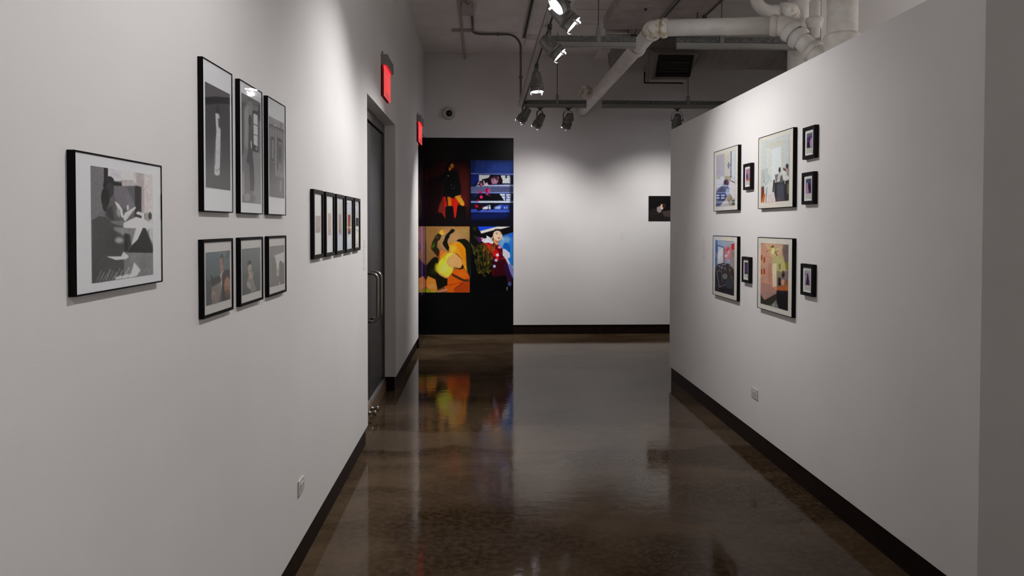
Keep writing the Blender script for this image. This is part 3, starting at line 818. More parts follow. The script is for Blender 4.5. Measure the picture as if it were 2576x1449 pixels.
pL.poly([(434, 290), (478, 280), (474, 370), (434, 370)], (186, 44, 58), blur=1)
for k in range(4): pL.line([(436, 390 + k * 22), (472, 400 + k * 20)], 9, (110, 70, 40), .9)
pL.poly([(420, 380), (476, 380), (474, 640), (410, 600)], (150, 134, 112), .5, blur=3)
pL.poly([(205, 640), (250, 560), (330, 540), (410, 560), (470, 640), (470, 1000), (205, 930)], (48, 46, 52), tex=.35)
for k in range(26):
    a = pL.rng.rand(3); pL.ell(250 + a[0] * 110, 550 + a[1] * 90, 7, 6, g_(110 + 90 * a[2]), .8)
for k in range(22):
    a = pL.rng.rand(3); pL.ell(400 + a[0] * 70, 560 + a[1] * 240, 7, 12, (100 + 70 * a[2], 84 + 50 * a[2], 60), .6, 1)
pL.line([(236, 650), (254, 770), (268, 866), (352, 832)], 8, g_(130)).line([(300, 660), (310, 800)], 5, g_(120)).line([(236, 650), (300, 655)], 7, g_(130)).ell(345, 722, 30, 36, g_(140)).ell(347, 722, 24, 30, g_(112))
pL.ell(400, 820, 44, 70, (56, 62, 74), blur=3).ell(365, 930, 22, 26, (70, 90, 150), .8, blur=2).ell(250, 905, 12, 12, g_(150), .8, blur=1).poly([(205, 700), (235, 700), (240, 900), (205, 910)], (30, 34, 46), blur=2)
pL.poly([(205, 860), (470, 900), (470, 1000), (205, 930)], (24, 24, 30), .75, blur=4)
pN = Pic([(830, 273), (1203, 295), (1200, 1190), (825, 1083)], 150, 200, (180, 150, 132))
pN.poly([(825, 270), (970, 300), (985, 1000), (825, 900)], (186, 144, 126), blur=4).poly([(980, 470), (1100, 420), (1170, 520), (1160, 640), (1050, 700), (1040, 560), (980, 560)], (176, 168, 122), blur=2)
pN.poly([(1100, 300), (1210, 296), (1205, 620), (1160, 560), (1130, 440)], (108, 98, 98), blur=3).poly([(1160, 520), (1205, 540), (1200, 640), (1165, 630)], (124, 120, 30), blur=1)
pN.poly([(880, 290), (1130, 300), (1110, 420), (975, 470)], (196, 166, 134), blur=4)
pN.line([(905, 388), (960, 368)], 6, (90, 80, 50)).line([(940, 314), (975, 340)], 6, (110, 90, 60)).line([(1010, 380), (1050, 440)], 16, (104, 106, 60)).line([(1020, 396), (1062, 384)], 7, (110, 104, 60)).ell(1060, 360, 24, 12, (200, 196, 170))
pN.ell(990, 325, 20, 18, (92, 84, 40)).ell(996, 375, 24, 36, (230, 222, 130), blur=1).ell(992, 400, 14, 26, (240, 236, 176), blur=1).ell(992, 428, 4, 5, (90, 80, 50))
for (x, y) in ((835, 470), (872, 500), (835, 655), (872, 655)): pN.poly([(x - 8, y - 35), (x + 16, y - 30), (x + 16, y + 38), (x - 8, y + 34)], (150, 66, 34))
pN.poly([(850, 455), (858, 455), (858, 530), (850, 530)], (190, 160, 140)).poly([(1070, 560), (1096, 545), (1096, 630), (1072, 625)], (104, 108, 66))
pN.line([(968, 470), (980, 860)], 4, (140, 104, 90)).line([(830, 470), (968, 450)], 3, (150, 112, 98), .6)
pN.poly([(985, 555), (1042, 545), (1044, 850), (990, 865)], (220, 198, 172), blur=1).poly([(930, 540), (966, 548), (966, 810), (935, 800)], (170, 124, 108), .8)
pN.poly([(1044, 640), (1110, 660), (1205, 640), (1203, 900), (1050, 880)], (118, 108, 106), blur=3)
pN.ell(1133, 690, 20, 44, g_(26)).line([(1130, 730), (1132, 780)], 5, g_(40)).poly([(1066, 745), (1096, 740), (1105, 840), (1066, 850)], g_(30)).ell(1128, 800, 22, 44, (206, 150, 120), blur=2)
pN.poly([(1045, 860), (1203, 840), (1203, 920), (1045, 905)], (176, 92, 44), blur=2).poly([(1170, 760), (1203, 780), (1203, 860), (1165, 850)], (150, 84, 44), blur=1)
pN.poly([(825, 800), (960, 830), (1045, 910), (1040, 960), (960, 1010), (880, 1040), (825, 960)], (164, 128, 118), blur=1)
for k in range(12): pN.line([(835 + k * 12, 820 + k * 5), (900 + k * 9, 1000 + k * 2)], 4, (120, 84, 80) if k % 2 else (196, 172, 160), .7)
pN.poly([(825, 960), (880, 1040), (1045, 950), (1045, 1020), (990, 1120), (825, 1090)], (54, 50, 44), blur=1)
pN.poly([(1045, 905), (1203, 915), (1203, 1195), (1045, 1150)], (24, 22, 26), blur=1).poly([(970, 1110), (1040, 1040), (1070, 1150), (1010, 1140)], (140, 142, 140), blur=1).line([(1090, 930), (1130, 940), (1128, 970)], 4, g_(120), .8).line([(1040, 960), (1036, 1140)], 7, g_(34))
for (a, b, z0, z1), pic, im, lb in (
        ((5.616, 6.208, 1.717, 2.2085), pG, (5.683, 6.148, 1.756, 2.174), 'far upper large frame on the partition, photograph of a bedroom with a dark cord hanging'),
        ((4.604, 5.195, 1.715, 2.208), pI, (4.668, 5.140, 1.7575, 2.1745), 'near upper large frame on the partition, pale bathroom photograph with seated people'),
        ((5.618, 6.220, 1.028, 1.518), pL, (5.686, 6.158, 1.063, 1.4805), 'far lower large frame on the partition, cluttered blue and dark room photograph'),
        ((4.603, 5.194, 1.0275, 1.521), pN, (4.666, 5.134, 1.0645, 1.4815), 'near lower large frame on the partition, warm bedroom photograph with ceiling fan')):
    pic.grain(.03, 70)
    hang(1, 'picture_frame', lb, 'framed photograph', (a, b, z0, z1), .026, .004, 'mat_warm', .003, im, pic, 1.28, LG)

# ---- five small frames with instant photographs
IG = 'small deep black frames with instant photographs on the partition'
smalls = [((5.342, 5.502, 1.861, 2.0505), 'H', 'small black frame between the two upper large frames, pink and violet instant photograph'),
          ((4.3045, 4.470, 1.9945, 2.184), 'J', 'upper of the two stacked small black frames right of the bathroom photograph, violet print'),
          ((4.3135, 4.477, 1.7265, 1.916), 'K', 'lower of the two stacked small black frames right of the bathroom photograph, green violet print'),
          ((5.359, 5.518, 1.184, 1.372), 'M', 'small black frame between the two lower large frames, dark blue instant photograph'),
          ((4.314, 4.4805, 1.1855, 1.373), 'O', 'lowest small black frame, right of the ceiling fan photograph, dark figure print')]
for (a, b, z0, z1), key, lb in smalls:
    p = Pic([(0, 0), (100, 0), (100, 130), (0, 130)], 50, 66, (60, 44, 84))
    if key == 'H': p.grad((170, 130, 150), (60, 60, 90), 1).ell(30, 40, 30, 30, (150, 120, 150), blur=5).poly([(60, 20), (100, 30), (90, 110), (60, 100)], (190, 120, 140), blur=4).ell(50, 118, 50, 16, (200, 90, 80), blur=3).ell(30, 80, 26, 30, (40, 60, 90), .8, blur=4)
    if key == 'J': p.poly([(0, 0), (100, 0), (100, 28), (0, 34)], (96, 96, 116), blur=2).poly([(0, 34), (100, 28), (100, 70), (0, 76)], (66, 50, 110), blur=3).ell(82, 86, 24, 44, (196, 150, 190), blur=4).ell(60, 54, 12, 16, (60, 50, 70), blur=3).poly([(0, 80), (50, 76), (50, 130), (0, 130)], (40, 30, 50), blur=3)
    if key == 'K': p.poly([(0, 0), (40, 0), (40, 46), (0, 60)], (30, 96, 88), blur=3).poly([(40, 0), (100, 0), (100, 50), (50, 60)], (84, 66, 116), blur=4).poly([(10, 30), (40, 36), (60, 130), (0, 130)], (176, 130, 164), blur=3).ell(70, 70, 20, 34, (30, 30, 56), blur=4).ell(88, 100, 14, 30, (40, 24, 40), blur=3)
    if key == 'M': 
        for k in range(26):
            r_ = p.rng.rand(4); p.ell(r_[0] * 100, r_[1] * 130, 12, 8, (40 + 90 * r_[2], 40 + 50 * r_[3], 80 + 60 * r_[2]), .8, 2)
    if key == 'O': p.grad((170, 166, 186), (150, 140, 160), 1).poly([(52, 20), (70, 46), (92, 130), (20, 130), (36, 76)], (56, 40, 68), blur=2).ell(54, 40, 12, 20, (50, 38, 60), blur=2).line([(12, 6), (8, 40), (26, 36)], 8, (90, 60, 90), .8, 2).ell(90, 112, 12, 18, (120, 100, 130), blur=3)
    p.grain(.1, 18)
    yc = (a + b) / 2
    # instant card and image
    z_i1, z_i0 = z1 - .040, z1 - .125
    hang(1, 'picture_frame', lb, 'framed photograph', (a, b, z0, z1), .0255, .0205, 'mat_bright', .008, (yc - .035, yc + .036, z_i0, z_i1), p, 1.2, IG, 'blackwood',
         instant=(yc - .0405, yc + .0415, z_i0 - .030, z_i1 + .006))

# ------------------------------------------------------------------ mural wrapped round the far left corner
mu = thing('wall_mural', (0, D, 0), 'tall glossy black photo mural with four colour photographs, wrapped round the far left corner', 'mural')
XM1, ZM1, YM0 = .444, 2.872, 9.825
bm = BM()
box(bm, (XL + .0015, D - .0035, 0.001), (XM1, D - .0002, ZM1))
obj('back_sheet', bm, M['mural'], mu)
bm = BM()
box(bm, (XL + .0003, YM0, 0.001), (XL + .0035, D - .0035, ZM1))
obj('side_sheet', bm, M['mural_side'], mu)

m1 = Pic([(42, 60), (965, 60), (965, 1425), (42, 1425)], 150, 220, (14, 5, 7))
m1.ell(560, 700, 560, 620, (44, 10, 12), .9, blur=26).ell(820, 620, 180, 420, (70, 20, 18), .8, blur=22).ell(560, 960, 300, 260, (96, 16, 12), .7, blur=20)
m1.ell(360, 160, 120, 90, (36, 8, 12), .6, blur=20).poly([(30, 50), (980, 50), (980, 110), (30, 110)], (10, 6, 8), .8, blur=10)
m1.poly([(30, 500), (380, 380), (400, 900), (300, 1150), (30, 1425)], (14, 4, 6), .85, blur=12)
m1.poly([(404, 820), (760, 820), (720, 960), (668, 1260), (620, 1240), (640, 1180), (450, 1275), (404, 1180)], (176, 24, 10), blur=2).poly([(404, 840), (440, 900), (440, 1270), (380, 1160), (305, 1150), (330, 1000)], (104, 28, 20), blur=3)
m1.poly([(305, 1150), (380, 1160), (450, 1280), (450, 1440), (30, 1440), (30, 1250)], (12, 4, 6), blur=2)
m1.poly([(490, 825), (575, 820), (582, 1010), (540, 1026), (505, 1010)], (190, 96, 16), blur=1).poly([(645, 815), (720, 790), (775, 830), (845, 940), (850, 990), (820, 1022), (780, 1000), (700, 900)], (216, 132, 28), blur=1).poly([(650, 812), (700, 880), (760, 980), (700, 900)], (150, 70, 16), .8, blur=2)
m1.poly([(455, 820), (495, 830), (512, 1010), (492, 1010)], (24, 8, 6), blur=1)
m1.poly([(735, 780), (778, 772), (776, 840), (742, 826)], (200, 110, 30), blur=1).line([(758, 790), (756, 850)], 4, (80, 30, 10))
m1.poly([(444, 320), (540, 300), (600, 286), (690, 288), (716, 320), (750, 480), (782, 640), (780, 780), (650, 815), (640, 850), (590, 855), (540, 826), (400, 820), (420, 560), (330, 530), (270, 490), (330, 410)], (9, 9, 11), blur=1)
m1.poly([(450, 1035), (500, 1012), (615, 1015), (632, 1200), (640, 1440), (450, 1440)], (10, 7, 8), blur=1).poly([(705, 1000), (780, 1005), (885, 1030), (880, 1440), (640, 1440), (680, 1200)], (9, 7, 8), blur=1)
m1.poly([(508, 140), (600, 108), (616, 140), (540, 180), (520, 300), (470, 330), (460, 260), (480, 190)], (10, 6, 7), blur=1)
m1.poly([(524, 215), (560, 225), (585, 250), (540, 300), (526, 270)], (206, 124, 26), blur=1).poly([(552, 150), (600, 130), (625, 165), (628, 210), (608, 238), (575, 225), (552, 200)], (210, 126, 34), blur=1)
m1.ell(602, 198, 10, 8, (140, 20, 16)).ell(590, 152, 16, 5, (40, 16, 10)).poly([(545, 150), (600, 125), (560, 175), (548, 210)], (16, 8, 8), .8, blur=1)
m1.ell(512, 392, 10, 14, (190, 190, 190)).line([(568, 640), (610, 658), (640, 650), (650, 610)], 6, g_(110), .8).ell(580, 586, 9, 10, g_(120)).line([(470, 440), (448, 560)], 4, g_(46))

m2 = Pic([(55, 60), (970, 60), (970, 1430), (55, 1430)], 150, 220, (10, 12, 30))
m2.poly([(55, 60), (970, 60), (970, 330), (55, 330)], (34, 58, 132), blur=1).poly([(500, 120), (850, 150), (900, 330), (400, 330)], (52, 84, 170), .7, blur=14)
m2.poly([(40, 40), (160, 40), (120, 420), (40, 420)], (14, 20, 60), .75, blur=12)
for k in range(9): m2.line([(90, 90 + k * 27), (970, 96 + k * 26)], 7, (24, 38, 92), .8, 1)
m2.poly([(60, 335), (970, 340), (970, 372), (60, 360)], (98, 120, 196), blur=1).poly([(55, 365), (970, 378), (970, 560), (55, 600)], (14, 18, 50))
m2.poly([(55, 372), (230, 372), (230, 500), (60, 600)], (22, 34, 110), blur=3)
m2.poly([(232, 372), (470, 376), (440, 430), (300, 470), (290, 500), (232, 500)], (204, 216, 222)).poly([(700, 380), (905, 384), (905, 548), (725, 545), (735, 480), (700, 450)], (204, 216, 224)).poly([(796, 384), (905, 384), (905, 410), (830, 412), (830, 440), (796, 440)], (20, 20, 50)).poly([(828, 384), (896, 384), (896, 408), (828, 408)], (206, 210, 220))
m2.poly([(290, 466), (440, 440), (480, 380), (690, 380), (736, 480), (730, 560), (430, 562), (360, 500)], (20, 10, 18), blur=1)
m2.poly([(490, 440), (560, 400), (640, 430), (650, 500), (610, 562), (510, 562), (492, 500)], (168, 118, 150), blur=2).poly([(490, 430), (560, 392), (660, 400), (655, 480), (600, 470), (560, 430), (520, 460)], (50, 24, 36), .85, blur=2).ell(540, 480, 14, 5, (60, 30, 44)).ell(610, 478, 14, 5, (60, 30, 44)).ell(560, 556, 18, 5, (150, 70, 90)).poly([(566, 470), (580, 470), (586, 530), (560, 530)], (196, 150, 176), blur=1).ell(640, 430, 10, 30, (190, 140, 150), blur=2)
m2.poly([(180, 590), (970, 566), (970, 612), (160, 612)], (170, 182, 220), blur=1)
m2.poly([(190, 570), (240, 500), (250, 530), (215, 575)], (206, 176, 180)).poly([(262, 540), (270, 515), (292, 530), (298, 585), (270, 590)], (206, 160, 170)).poly([(320, 490), (345, 490), (360, 560), (400, 520), (450, 600), (400, 606), (330, 570)], (216, 184, 190), blur=1).poly([(240, 500), (325, 500), (335, 570), (255, 540)], (60, 26, 40), .8, blur=1).ell(278, 600, 24, 16, (170, 20, 50)).poly([(360, 620), (410, 600), (430, 612), (400, 628)], (40, 14, 30))
m2.poly([(55, 612), (970, 612), (970, 738), (55, 740)], (86, 94, 134), blur=1)
for k in range(6): m2.line([(500, 634 + k * 18), (970, 628 + k * 19)], 6, (44, 46, 74), .8, 1)
m2.poly([(55, 735), (970, 728), (970, 756), (55, 750)], (120, 140, 214), blur=1).poly([(55, 756), (970, 756), (970, 908), (55, 920)], (14, 16, 40))
m2.line([(130, 760), (230, 830)], 10, (30, 60, 160), .8, 2).line([(120, 820), (220, 760)], 8, (30, 60, 160), .8, 2)
m2.poly([(150, 880), (230, 780), (400, 760), (660, 760), (740, 840), (770, 912), (150, 912)], (9, 7, 12), blur=1)
m2.poly([(668, 764), (790, 764), (790, 900), (770, 905), (720, 830)], (196, 206, 230)).poly([(812, 766), (920, 766), (905, 905), (812, 905)], (190, 202, 232)).line([(680, 808), (915, 808)], 9, (22, 26, 70)).line([(700, 860), (905, 862)], 8, (22, 26, 70)).ell(820, 850, 30, 26, (80, 90, 180), .7, blur=2)
m2.poly([(55, 912), (970, 910), (970, 950), (55, 952)], (118, 140, 210)).poly([(210, 914), (920, 910), (920, 946), (240, 950)], (214, 220, 222), .85, blur=3)
m2.poly([(55, 956), (970, 952), (970, 1120), (55, 1120)], (14, 14, 34)).poly([(305, 1080), (330, 1040), (400, 1010), (480, 985), (482, 1082)], (196, 206, 220)).poly([(548, 1040), (700, 985), (720, 1040), (690, 1082), (560, 1082)], (90, 120, 200), blur=2).poly([(700, 985), (880, 990), (878, 1070), (720, 1080)], (40, 60, 150), blur=2)
for x_ in (610, 650, 670, 780, 825): m2.ell(x_, 1052, 9, 26, (200, 210, 228), .85, blur=1)
m2.line([(330, 1020), (480, 1020)], 9, (16, 18, 50)).line([(436, 985), (436, 1082)], 10, (16, 20, 60)).poly([(484, 960), (560, 960), (548, 1110), (490, 1110)], g_(8)).ell(500, 980, 60, 20, g_(8))
m2.poly([(60, 1085), (880, 1085), (884, 1150), (60, 1150)], (48, 74, 176), blur=1).poly([(250, 1112), (820, 1120), (800, 1142), (250, 1140)], (100, 124, 210), .8, blur=2)
m2.poly([(60, 1155), (890, 1150), (800, 1290), (60, 1340)], (10, 26, 90), .85, blur=12).poly([(60, 1300), (970, 1270), (970, 1440), (60, 1440)], (9, 9, 16), .8, blur=14).poly([(890, 380), (970, 380), (970, 1440), (895, 1440)], (10, 10, 24), .55, blur=5)
m2.ell(412, 700, 52, 54, (196, 20, 84)).ell(400, 690, 22, 40, (120, 8, 46), .9, blur=1).ell(436, 706, 18, 36, (226, 80, 130), .8, blur=1).ell(408, 770, 34, 26, (130, 70, 130), .9, blur=1).ell(256, 730, 38, 24, (206, 20, 70), rot=20).ell(282, 830, 34, 36, (214, 24, 90)).ell(284, 826, 12, 14, (250, 90, 130)).ell(205, 900, 22, 26, (150, 10, 40), rot=30).ell(460, 800, 14, 26, (110, 6, 30)).ell(190, 1030, 30, 46, (170, 12, 34), rot=-20).ell(150, 1000, 20, 18, (110, 8, 26)).ell(295, 1045, 26, 12, (140, 14, 40), rot=-30).ell(420, 1090, 32, 14, (100, 8, 24), rot=-35).ell(236, 1080, 60, 40, (22, 8, 16), .9)
for k in range(5): m2.ell(205 + k * 120, 90 + (k * 97) % 180, 5, 7, (150, 160, 190))

m3 = Pic([(160, 68), (1030, 68), (1030, 1370), (160, 1370)], 150, 220, (150, 112, 70))
m3.grad((138, 98, 50), (100, 70, 38), .85).ell(660, 340, 260, 240, (164, 128, 84), .8, blur=26).ell(240, 120, 140, 160, (130, 88, 42), .6, blur=20).ell(950, 160, 120, 100, (140, 124, 66), .6, blur=20)
m3.poly([(860, 560), (1030, 340), (1030, 1370), (960, 1100)], (60, 56, 20), .9, blur=8)
m3.poly([(760, 350), (820, 320), (930, 312), (1000, 360), (1035, 420), (1035, 1100), (990, 940), (960, 640), (930, 480), (860, 400)], (16, 18, 6), blur=1)
m3.poly([(545, 262), (570, 225), (640, 160), (660, 125), (715, 124), (736, 150), (704, 190), (640, 230), (626, 280), (590, 340), (590, 400), (626, 480), (610, 560), (575, 530), (510, 450), (490, 400), (520, 340)], (17, 15, 9), blur=1)
m3.poly([(410, 206), (470, 250), (440, 330), (396, 360), (390, 400), (380, 470), (430, 540), (424, 640), (400, 670), (330, 590), (264, 505), (280, 400), (320, 320), (350, 260)], (34, 30, 14), blur=1).poly([(320, 400), (350, 380), (330, 470), (290, 510), (272, 470)], (56, 86, 18), blur=3).poly([(360, 260), (420, 270), (400, 310), (350, 310)], (62, 60, 24), .8, blur=2)
m3.poly([(424, 206), (440, 160), (490, 136), (540, 150), (556, 176), (540, 205), (500, 232), (466, 238)], (222, 168, 46), blur=1).poly([(490, 140), (540, 150), (556, 180), (520, 210), (500, 190)], (196, 96, 50), .8, blur=1).line([(470, 170), (466, 210)], 6, (120, 70, 20), .7)
m3.poly([(165, 840), (250, 740), (310, 680), (370, 668), (404, 690), (410, 780), (360, 860), (370, 960), (440, 1020), (590, 1090), (590, 1230), (380, 1320), (350, 1120), (200, 1040), (165, 1120)], (18, 16, 8), blur=2).ell(300, 960, 60, 60, (36, 50, 12), .6, blur=8)
m3.poly([(160, 1150), (206, 1046), (350, 1110), (380, 1250), (392, 1345), (300, 1340), (160, 1260)], (206, 120, 42), blur=2).ell(280, 1250, 80, 50, (196, 140, 84), .7, blur=6)
m3.poly([(590, 1090), (700, 930), (870, 880), (950, 940), (1025, 1050), (1020, 1100), (1030, 1120), (1030, 1370), (600, 1370), (520, 1250), (590, 1230)], (222, 84, 12), blur=1).poly([(860, 1180), (1030, 1140), (1030, 1370), (720, 1370), (720, 1300)], (150, 52, 14), .9, blur=4).ell(860, 1020, 90, 60, (236, 100, 22), .7, blur=10)
m3.poly([(660, 985), (740, 1020), (920, 1110), (1010, 1105), (1030, 1150), (930, 1160), (820, 1120), (680, 1040)], (66, 40, 18), blur=1).line([(600, 1230), (760, 1190), (900, 1160)], 14, (110, 26, 10), .8, 2).line([(720, 1300), (900, 1180)], 12, (60, 24, 10), .8, 2).line([(610, 1150), (700, 1100)], 8, (140, 40, 10), .6, 2)
m3.poly([(384, 1340), (580, 1290), (590, 1330), (400, 1365)], (206, 120, 92), blur=1).poly([(160, 1280), (390, 1350), (390, 1375), (160, 1375)], (140, 130, 20), blur=2).line([(265, 1320), (300, 1370)], 8, (220, 210, 120), .8, 1).line([(320, 1320), (340, 1370)], 6, (210, 200, 110), .8, 1)
m3.poly([(436, 545), (500, 545), (590, 600), (560, 700), (480, 760), (430, 770), (415, 730)], (222, 104, 34), blur=2).line([(432, 550), (422, 740)], 8, (60, 20, 20), .9).line([(412, 590), (410, 680)], 7, (170, 40, 30), .8)
m3.poly([(590, 600), (680, 560), (780, 640), (870, 720), (890, 800), (870, 870), (800, 890), (720, 860), (700, 930), (600, 1080), (560, 1080), (400, 990), (370, 900), (400, 800), (480, 720)], (220, 148, 78), blur=2)
m3.poly([(400, 985), (440, 1000), (560, 1060), (610, 1050), (590, 1085), (540, 1085), (440, 1030)], (214, 140, 60), blur=1)
m3.poly([(420, 760), (470, 720), (560, 640), (610, 600), (700, 596), (640, 640), (590, 690), (560, 780), (600, 850), (696, 905), (680, 970), (610, 1050), (560, 1052), (430, 980), (400, 920)], (206, 218, 50), blur=2).ell(380, 880, 40, 90, (190, 176, 24), .85, blur=6).ell(520, 900, 80, 80, (220, 222, 96), .8, blur=8).poly([(520, 680), (560, 650), (545, 720), (520, 755), (512, 740)], (160, 160, 20), .8, blur=1).poly([(440, 760), (560, 620), (600, 560), (520, 600), (450, 680)], (220, 160, 20), .8, blur=4)
m3.poly([(620, 560), (628, 480), (605, 440), (640, 420), (680, 400), (760, 390), (830, 380), (900, 450), (945, 520), (945, 700), (960, 860), (975, 960), (900, 860), (870, 700), (780, 600), (700, 590)], (236, 136, 22), blur=1)
m3.poly([(760, 390), (850, 400), (930, 500), (950, 620), (950, 800), (900, 700), (830, 560)], (240, 120, 10), .9, blur=4).poly([(630, 470), (700, 450), (760, 480), (740, 560), (660, 580)], (240, 166, 54), .8, blur=5)
for k in range(7): m3.line([(770 + k * 24, 410 + k * 16), (800 + k * 22, 520 + k * 50)], 4, (160, 66, 8), .7, 1)
m3.line([(770, 600), (830, 660), (880, 720), (886, 800)], 7, (90, 40, 16), .8, 1).poly([(750, 868), (800, 896), (850, 890), (885, 810), (915, 860), (900, 900), (830, 920), (780, 905)], (30, 20, 10), blur=1).ell(690, 398, 34, 14, (236, 120, 20)).line([(640, 418), (670, 405)], 8, (90, 40, 10)).ell(800, 790, 40, 90, (226, 140, 96), .7, blur=8).ell(660, 760, 70, 80, (226, 152, 98), .7, blur=8)

m4 = Pic([(52, 65), (912, 65), (912, 1380), (52, 1380)], 150, 220, (6, 6, 8))
m4.poly([(560, 300), (912, 180), (912, 1120), (860, 1000), (700, 600), (600, 440)], (38, 112, 190), blur=1).poly([(690, 250), (912, 185), (912, 280), (800, 300), (690, 300)], (28, 84, 184), .9, blur=3).poly([(700, 270), (800, 260), (860, 320), (780, 420), (700, 500), (620, 430), (610, 400)], (116, 160, 196), .85, blur=8)
m4.poly([(700, 460), (730, 400), (775, 378), (800, 410), (848, 450), (848, 640), (800, 560), (720, 500)], (18, 86, 176), blur=1).poly([(800, 640), (912, 700), (912, 860), (840, 760)], (28, 104, 190), blur=2)
m4.poly([(200, 65), (600, 65), (270, 160), (220, 150)], (22, 64, 196)).poly([(250, 160), (600, 68), (862, 68), (700, 112), (490, 150), (270, 214)], (206, 202, 194), blur=1).poly([(620, 140), (862, 72), (912, 66), (912, 184), (690, 216), (640, 170)], (10, 8, 10), blur=1).poly([(260, 214), (500, 158), (480, 300), (400, 260), (300, 260)], (9, 6, 10), blur=1)
m4.poly([(52, 65), (200, 65), (250, 200), (280, 280), (240, 480), (52, 700)], (10, 11, 8)).ell(140, 110, 40, 40, (50, 56, 22), .6, blur=5).line([(140, 260), (165, 300)], 9, (120, 116, 26), .9, 1).line([(70, 390), (120, 540)], 6, (130, 120, 110), .7, 1)
m4.poly([(180, 260), (280, 290), (290, 350), (240, 400), (180, 330)], (62, 26, 70), blur=1).ell(290, 305, 26, 20, (196, 120, 150), blur=1)
m4.poly([(280, 370), (370, 380), (500, 410), (620, 440), (700, 520), (710, 640), (770, 720), (840, 900), (890, 1120), (870, 1200), (800, 1170), (760, 1000), (740, 1040), (500, 1060), (480, 960), (520, 760), (400, 640), (300, 480)], (78, 6, 18), blur=1)
m4.poly([(330, 385), (400, 410), (470, 405), (520, 480), (600, 540), (630, 600), (625, 690), (600, 770), (560, 680), (500, 620), (430, 520)], (214, 14, 24), blur=1).poly([(500, 400), (560, 420), (620, 520), (600, 540), (530, 490)], (104, 6, 20), blur=1).line([(520, 486), (600, 556)], 10, (90, 4, 14), .8).poly([(540, 540), (600, 570), (620, 640), (560, 600)], (170, 10, 20), .8, blur=2)
m4.poly([(500, 780), (740, 740), (780, 900), (740, 1040), (520, 1060)], (44, 5, 14), .8, blur=5).line([(670, 580), (700, 640)], 7, (200, 14, 60), .8).line([(672, 700), (735, 702)], 12, (206, 16, 60), .9).poly([(720, 760), (820, 860), (880, 1080), (880, 1180), (790, 1120), (740, 960)], (40, 14, 50), blur=2)
m4.poly([(700, 510), (760, 520), (846, 600), (846, 690), (800, 700), (860, 830), (912, 860), (912, 1080), (850, 960), (800, 800), (760, 720), (700, 640)], (196, 198, 220), blur=1).poly([(800, 790), (880, 840), (912, 900), (912, 1100), (860, 1000)], (96, 104, 180), .85, blur=3)
m4.poly([(276, 350), (310, 310), (380, 300), (376, 244), (470, 300), (520, 380), (500, 420), (420, 390), (330, 396)], (214, 216, 232), blur=1).poly([(390, 260), (470, 310), (500, 380), (440, 360)], (186, 190, 220), .8, blur=1).line([(310, 350), (370, 320)], 4, g_(80), .8)
m4.poly([(506, 330), (540, 300), (620, 340), (610, 430), (580, 440), (530, 400)], (206, 140, 84), blur=1).ell(640, 480, 36, 28, (214, 130, 150), blur=2)
m4.ell(590, 215, 98, 92, (22, 14, 14)).poly([(500, 200), (540, 150), (600, 140), (660, 170), (694, 230), (680, 300), (640, 352), (590, 356), (540, 330), (508, 280)], (232, 188, 158), blur=1).ell(560, 165, 40, 16, (240, 200, 170), .8, blur=3).ell(492, 296, 16, 26, (226, 160, 120), blur=1)
m4.poly([(494, 240), (496, 165), (548, 122), (622, 116), (684, 158), (697, 232), (672, 186), (620, 152), (566, 154), (522, 184), (506, 236)], (20, 13, 13), blur=1)
m4.ell(582, 212, 24, 6, (60, 30, 26)).ell(660, 216, 18, 6, (60, 30, 26)).line([(556, 192), (606, 184)], 5, (60, 34, 30)).line([(644, 192), (674, 200)], 5, (60, 34, 30)).ell(626, 298, 26, 12, (196, 30, 30)).ell(632, 262, 14, 8, (206, 150, 122), .9, blur=1).ell(700, 310, 18, 40, (206, 196, 176), .7, blur=3).poly([(540, 330), (590, 356), (640, 352), (600, 400)], (150, 84, 50), .7, blur=3)
for (x_, y_) in ((596, 634), (568, 738), (534, 858)): m4.ell(x_, y_, 30, 30, (216, 218, 232) if y_ < 700 else (150, 166, 214)); m4.ell(x_ + 4, y_ + 4, 18, 18, (236, 226, 226) if y_ < 700 else (196, 206, 230), .7, blur=1)
m4.ell(840, 1210, 38, 46, (64, 74, 130), blur=2).poly([(770, 1260), (800, 1270), (800, 1330), (775, 1350)], (130, 130, 120), .9, blur=1).poly([(480, 1060), (770, 1040), (780, 1380), (480, 1380)], (5, 5, 7), blur=2)
rr = np.random.RandomState(3)
for k in range(420):
    x_ = 100 + rr.rand() * 430; y_ = 450 + rr.rand() * 560
    if abs(x_ - 320) > 230 - (y_ - 470) * .22: continue
    h_ = 26 + rr.rand() * 44; c_ = rr.rand()
    m4.line([(x_, y_), (x_ + (x_ - 320) * .16 + 8 * (c_ - .5), y_ - h_)], 8, (50 + 130 * c_ * c_, 54 + 90 * c_ * c_, 12 + 14 * c_), .8, 1 if k % 3 == 0 else 0)
for k in range(14):
    m4.ell(120 + rr.rand() * 360, 560 + rr.rand() * 520, 14, 18, (24, 24, 10), .7, 1)
for k in range(10): m4.ell(220 + rr.rand() * 250, 940 + rr.rand() * 140, 16, 10, (140, 116, 16), .8, 1)

YPm = D - .0045
for nm, pic, (x0, x1, z0, z1), gn in (('figure in black jacket on red', m1, (XL, -.193, 1.592, 2.552), 1.9), ('blue slatted bench', m2, (-.180, XM1 - .002, 1.592, 2.552), 1.35),
                                      ('yellow and orange reclining figure', m3, (-.832, -.196, .618, 1.583), 1.6), ('figure in red jacket under blue sky', m4, (-.186, XM1 - .004, .618, 1.583), 1.35)):
    pic.grain(.03, 70)
    o = print_mesh('photo_panel', pic.out(gn), (max(x0, XL + .004), YPm, z1), (x1 - max(x0, XL + .004), 0, 0), (0, 0, z0 - z1), mu, M['print_gloss'], .0009)
    o['label'] = nm + ' photograph panel'
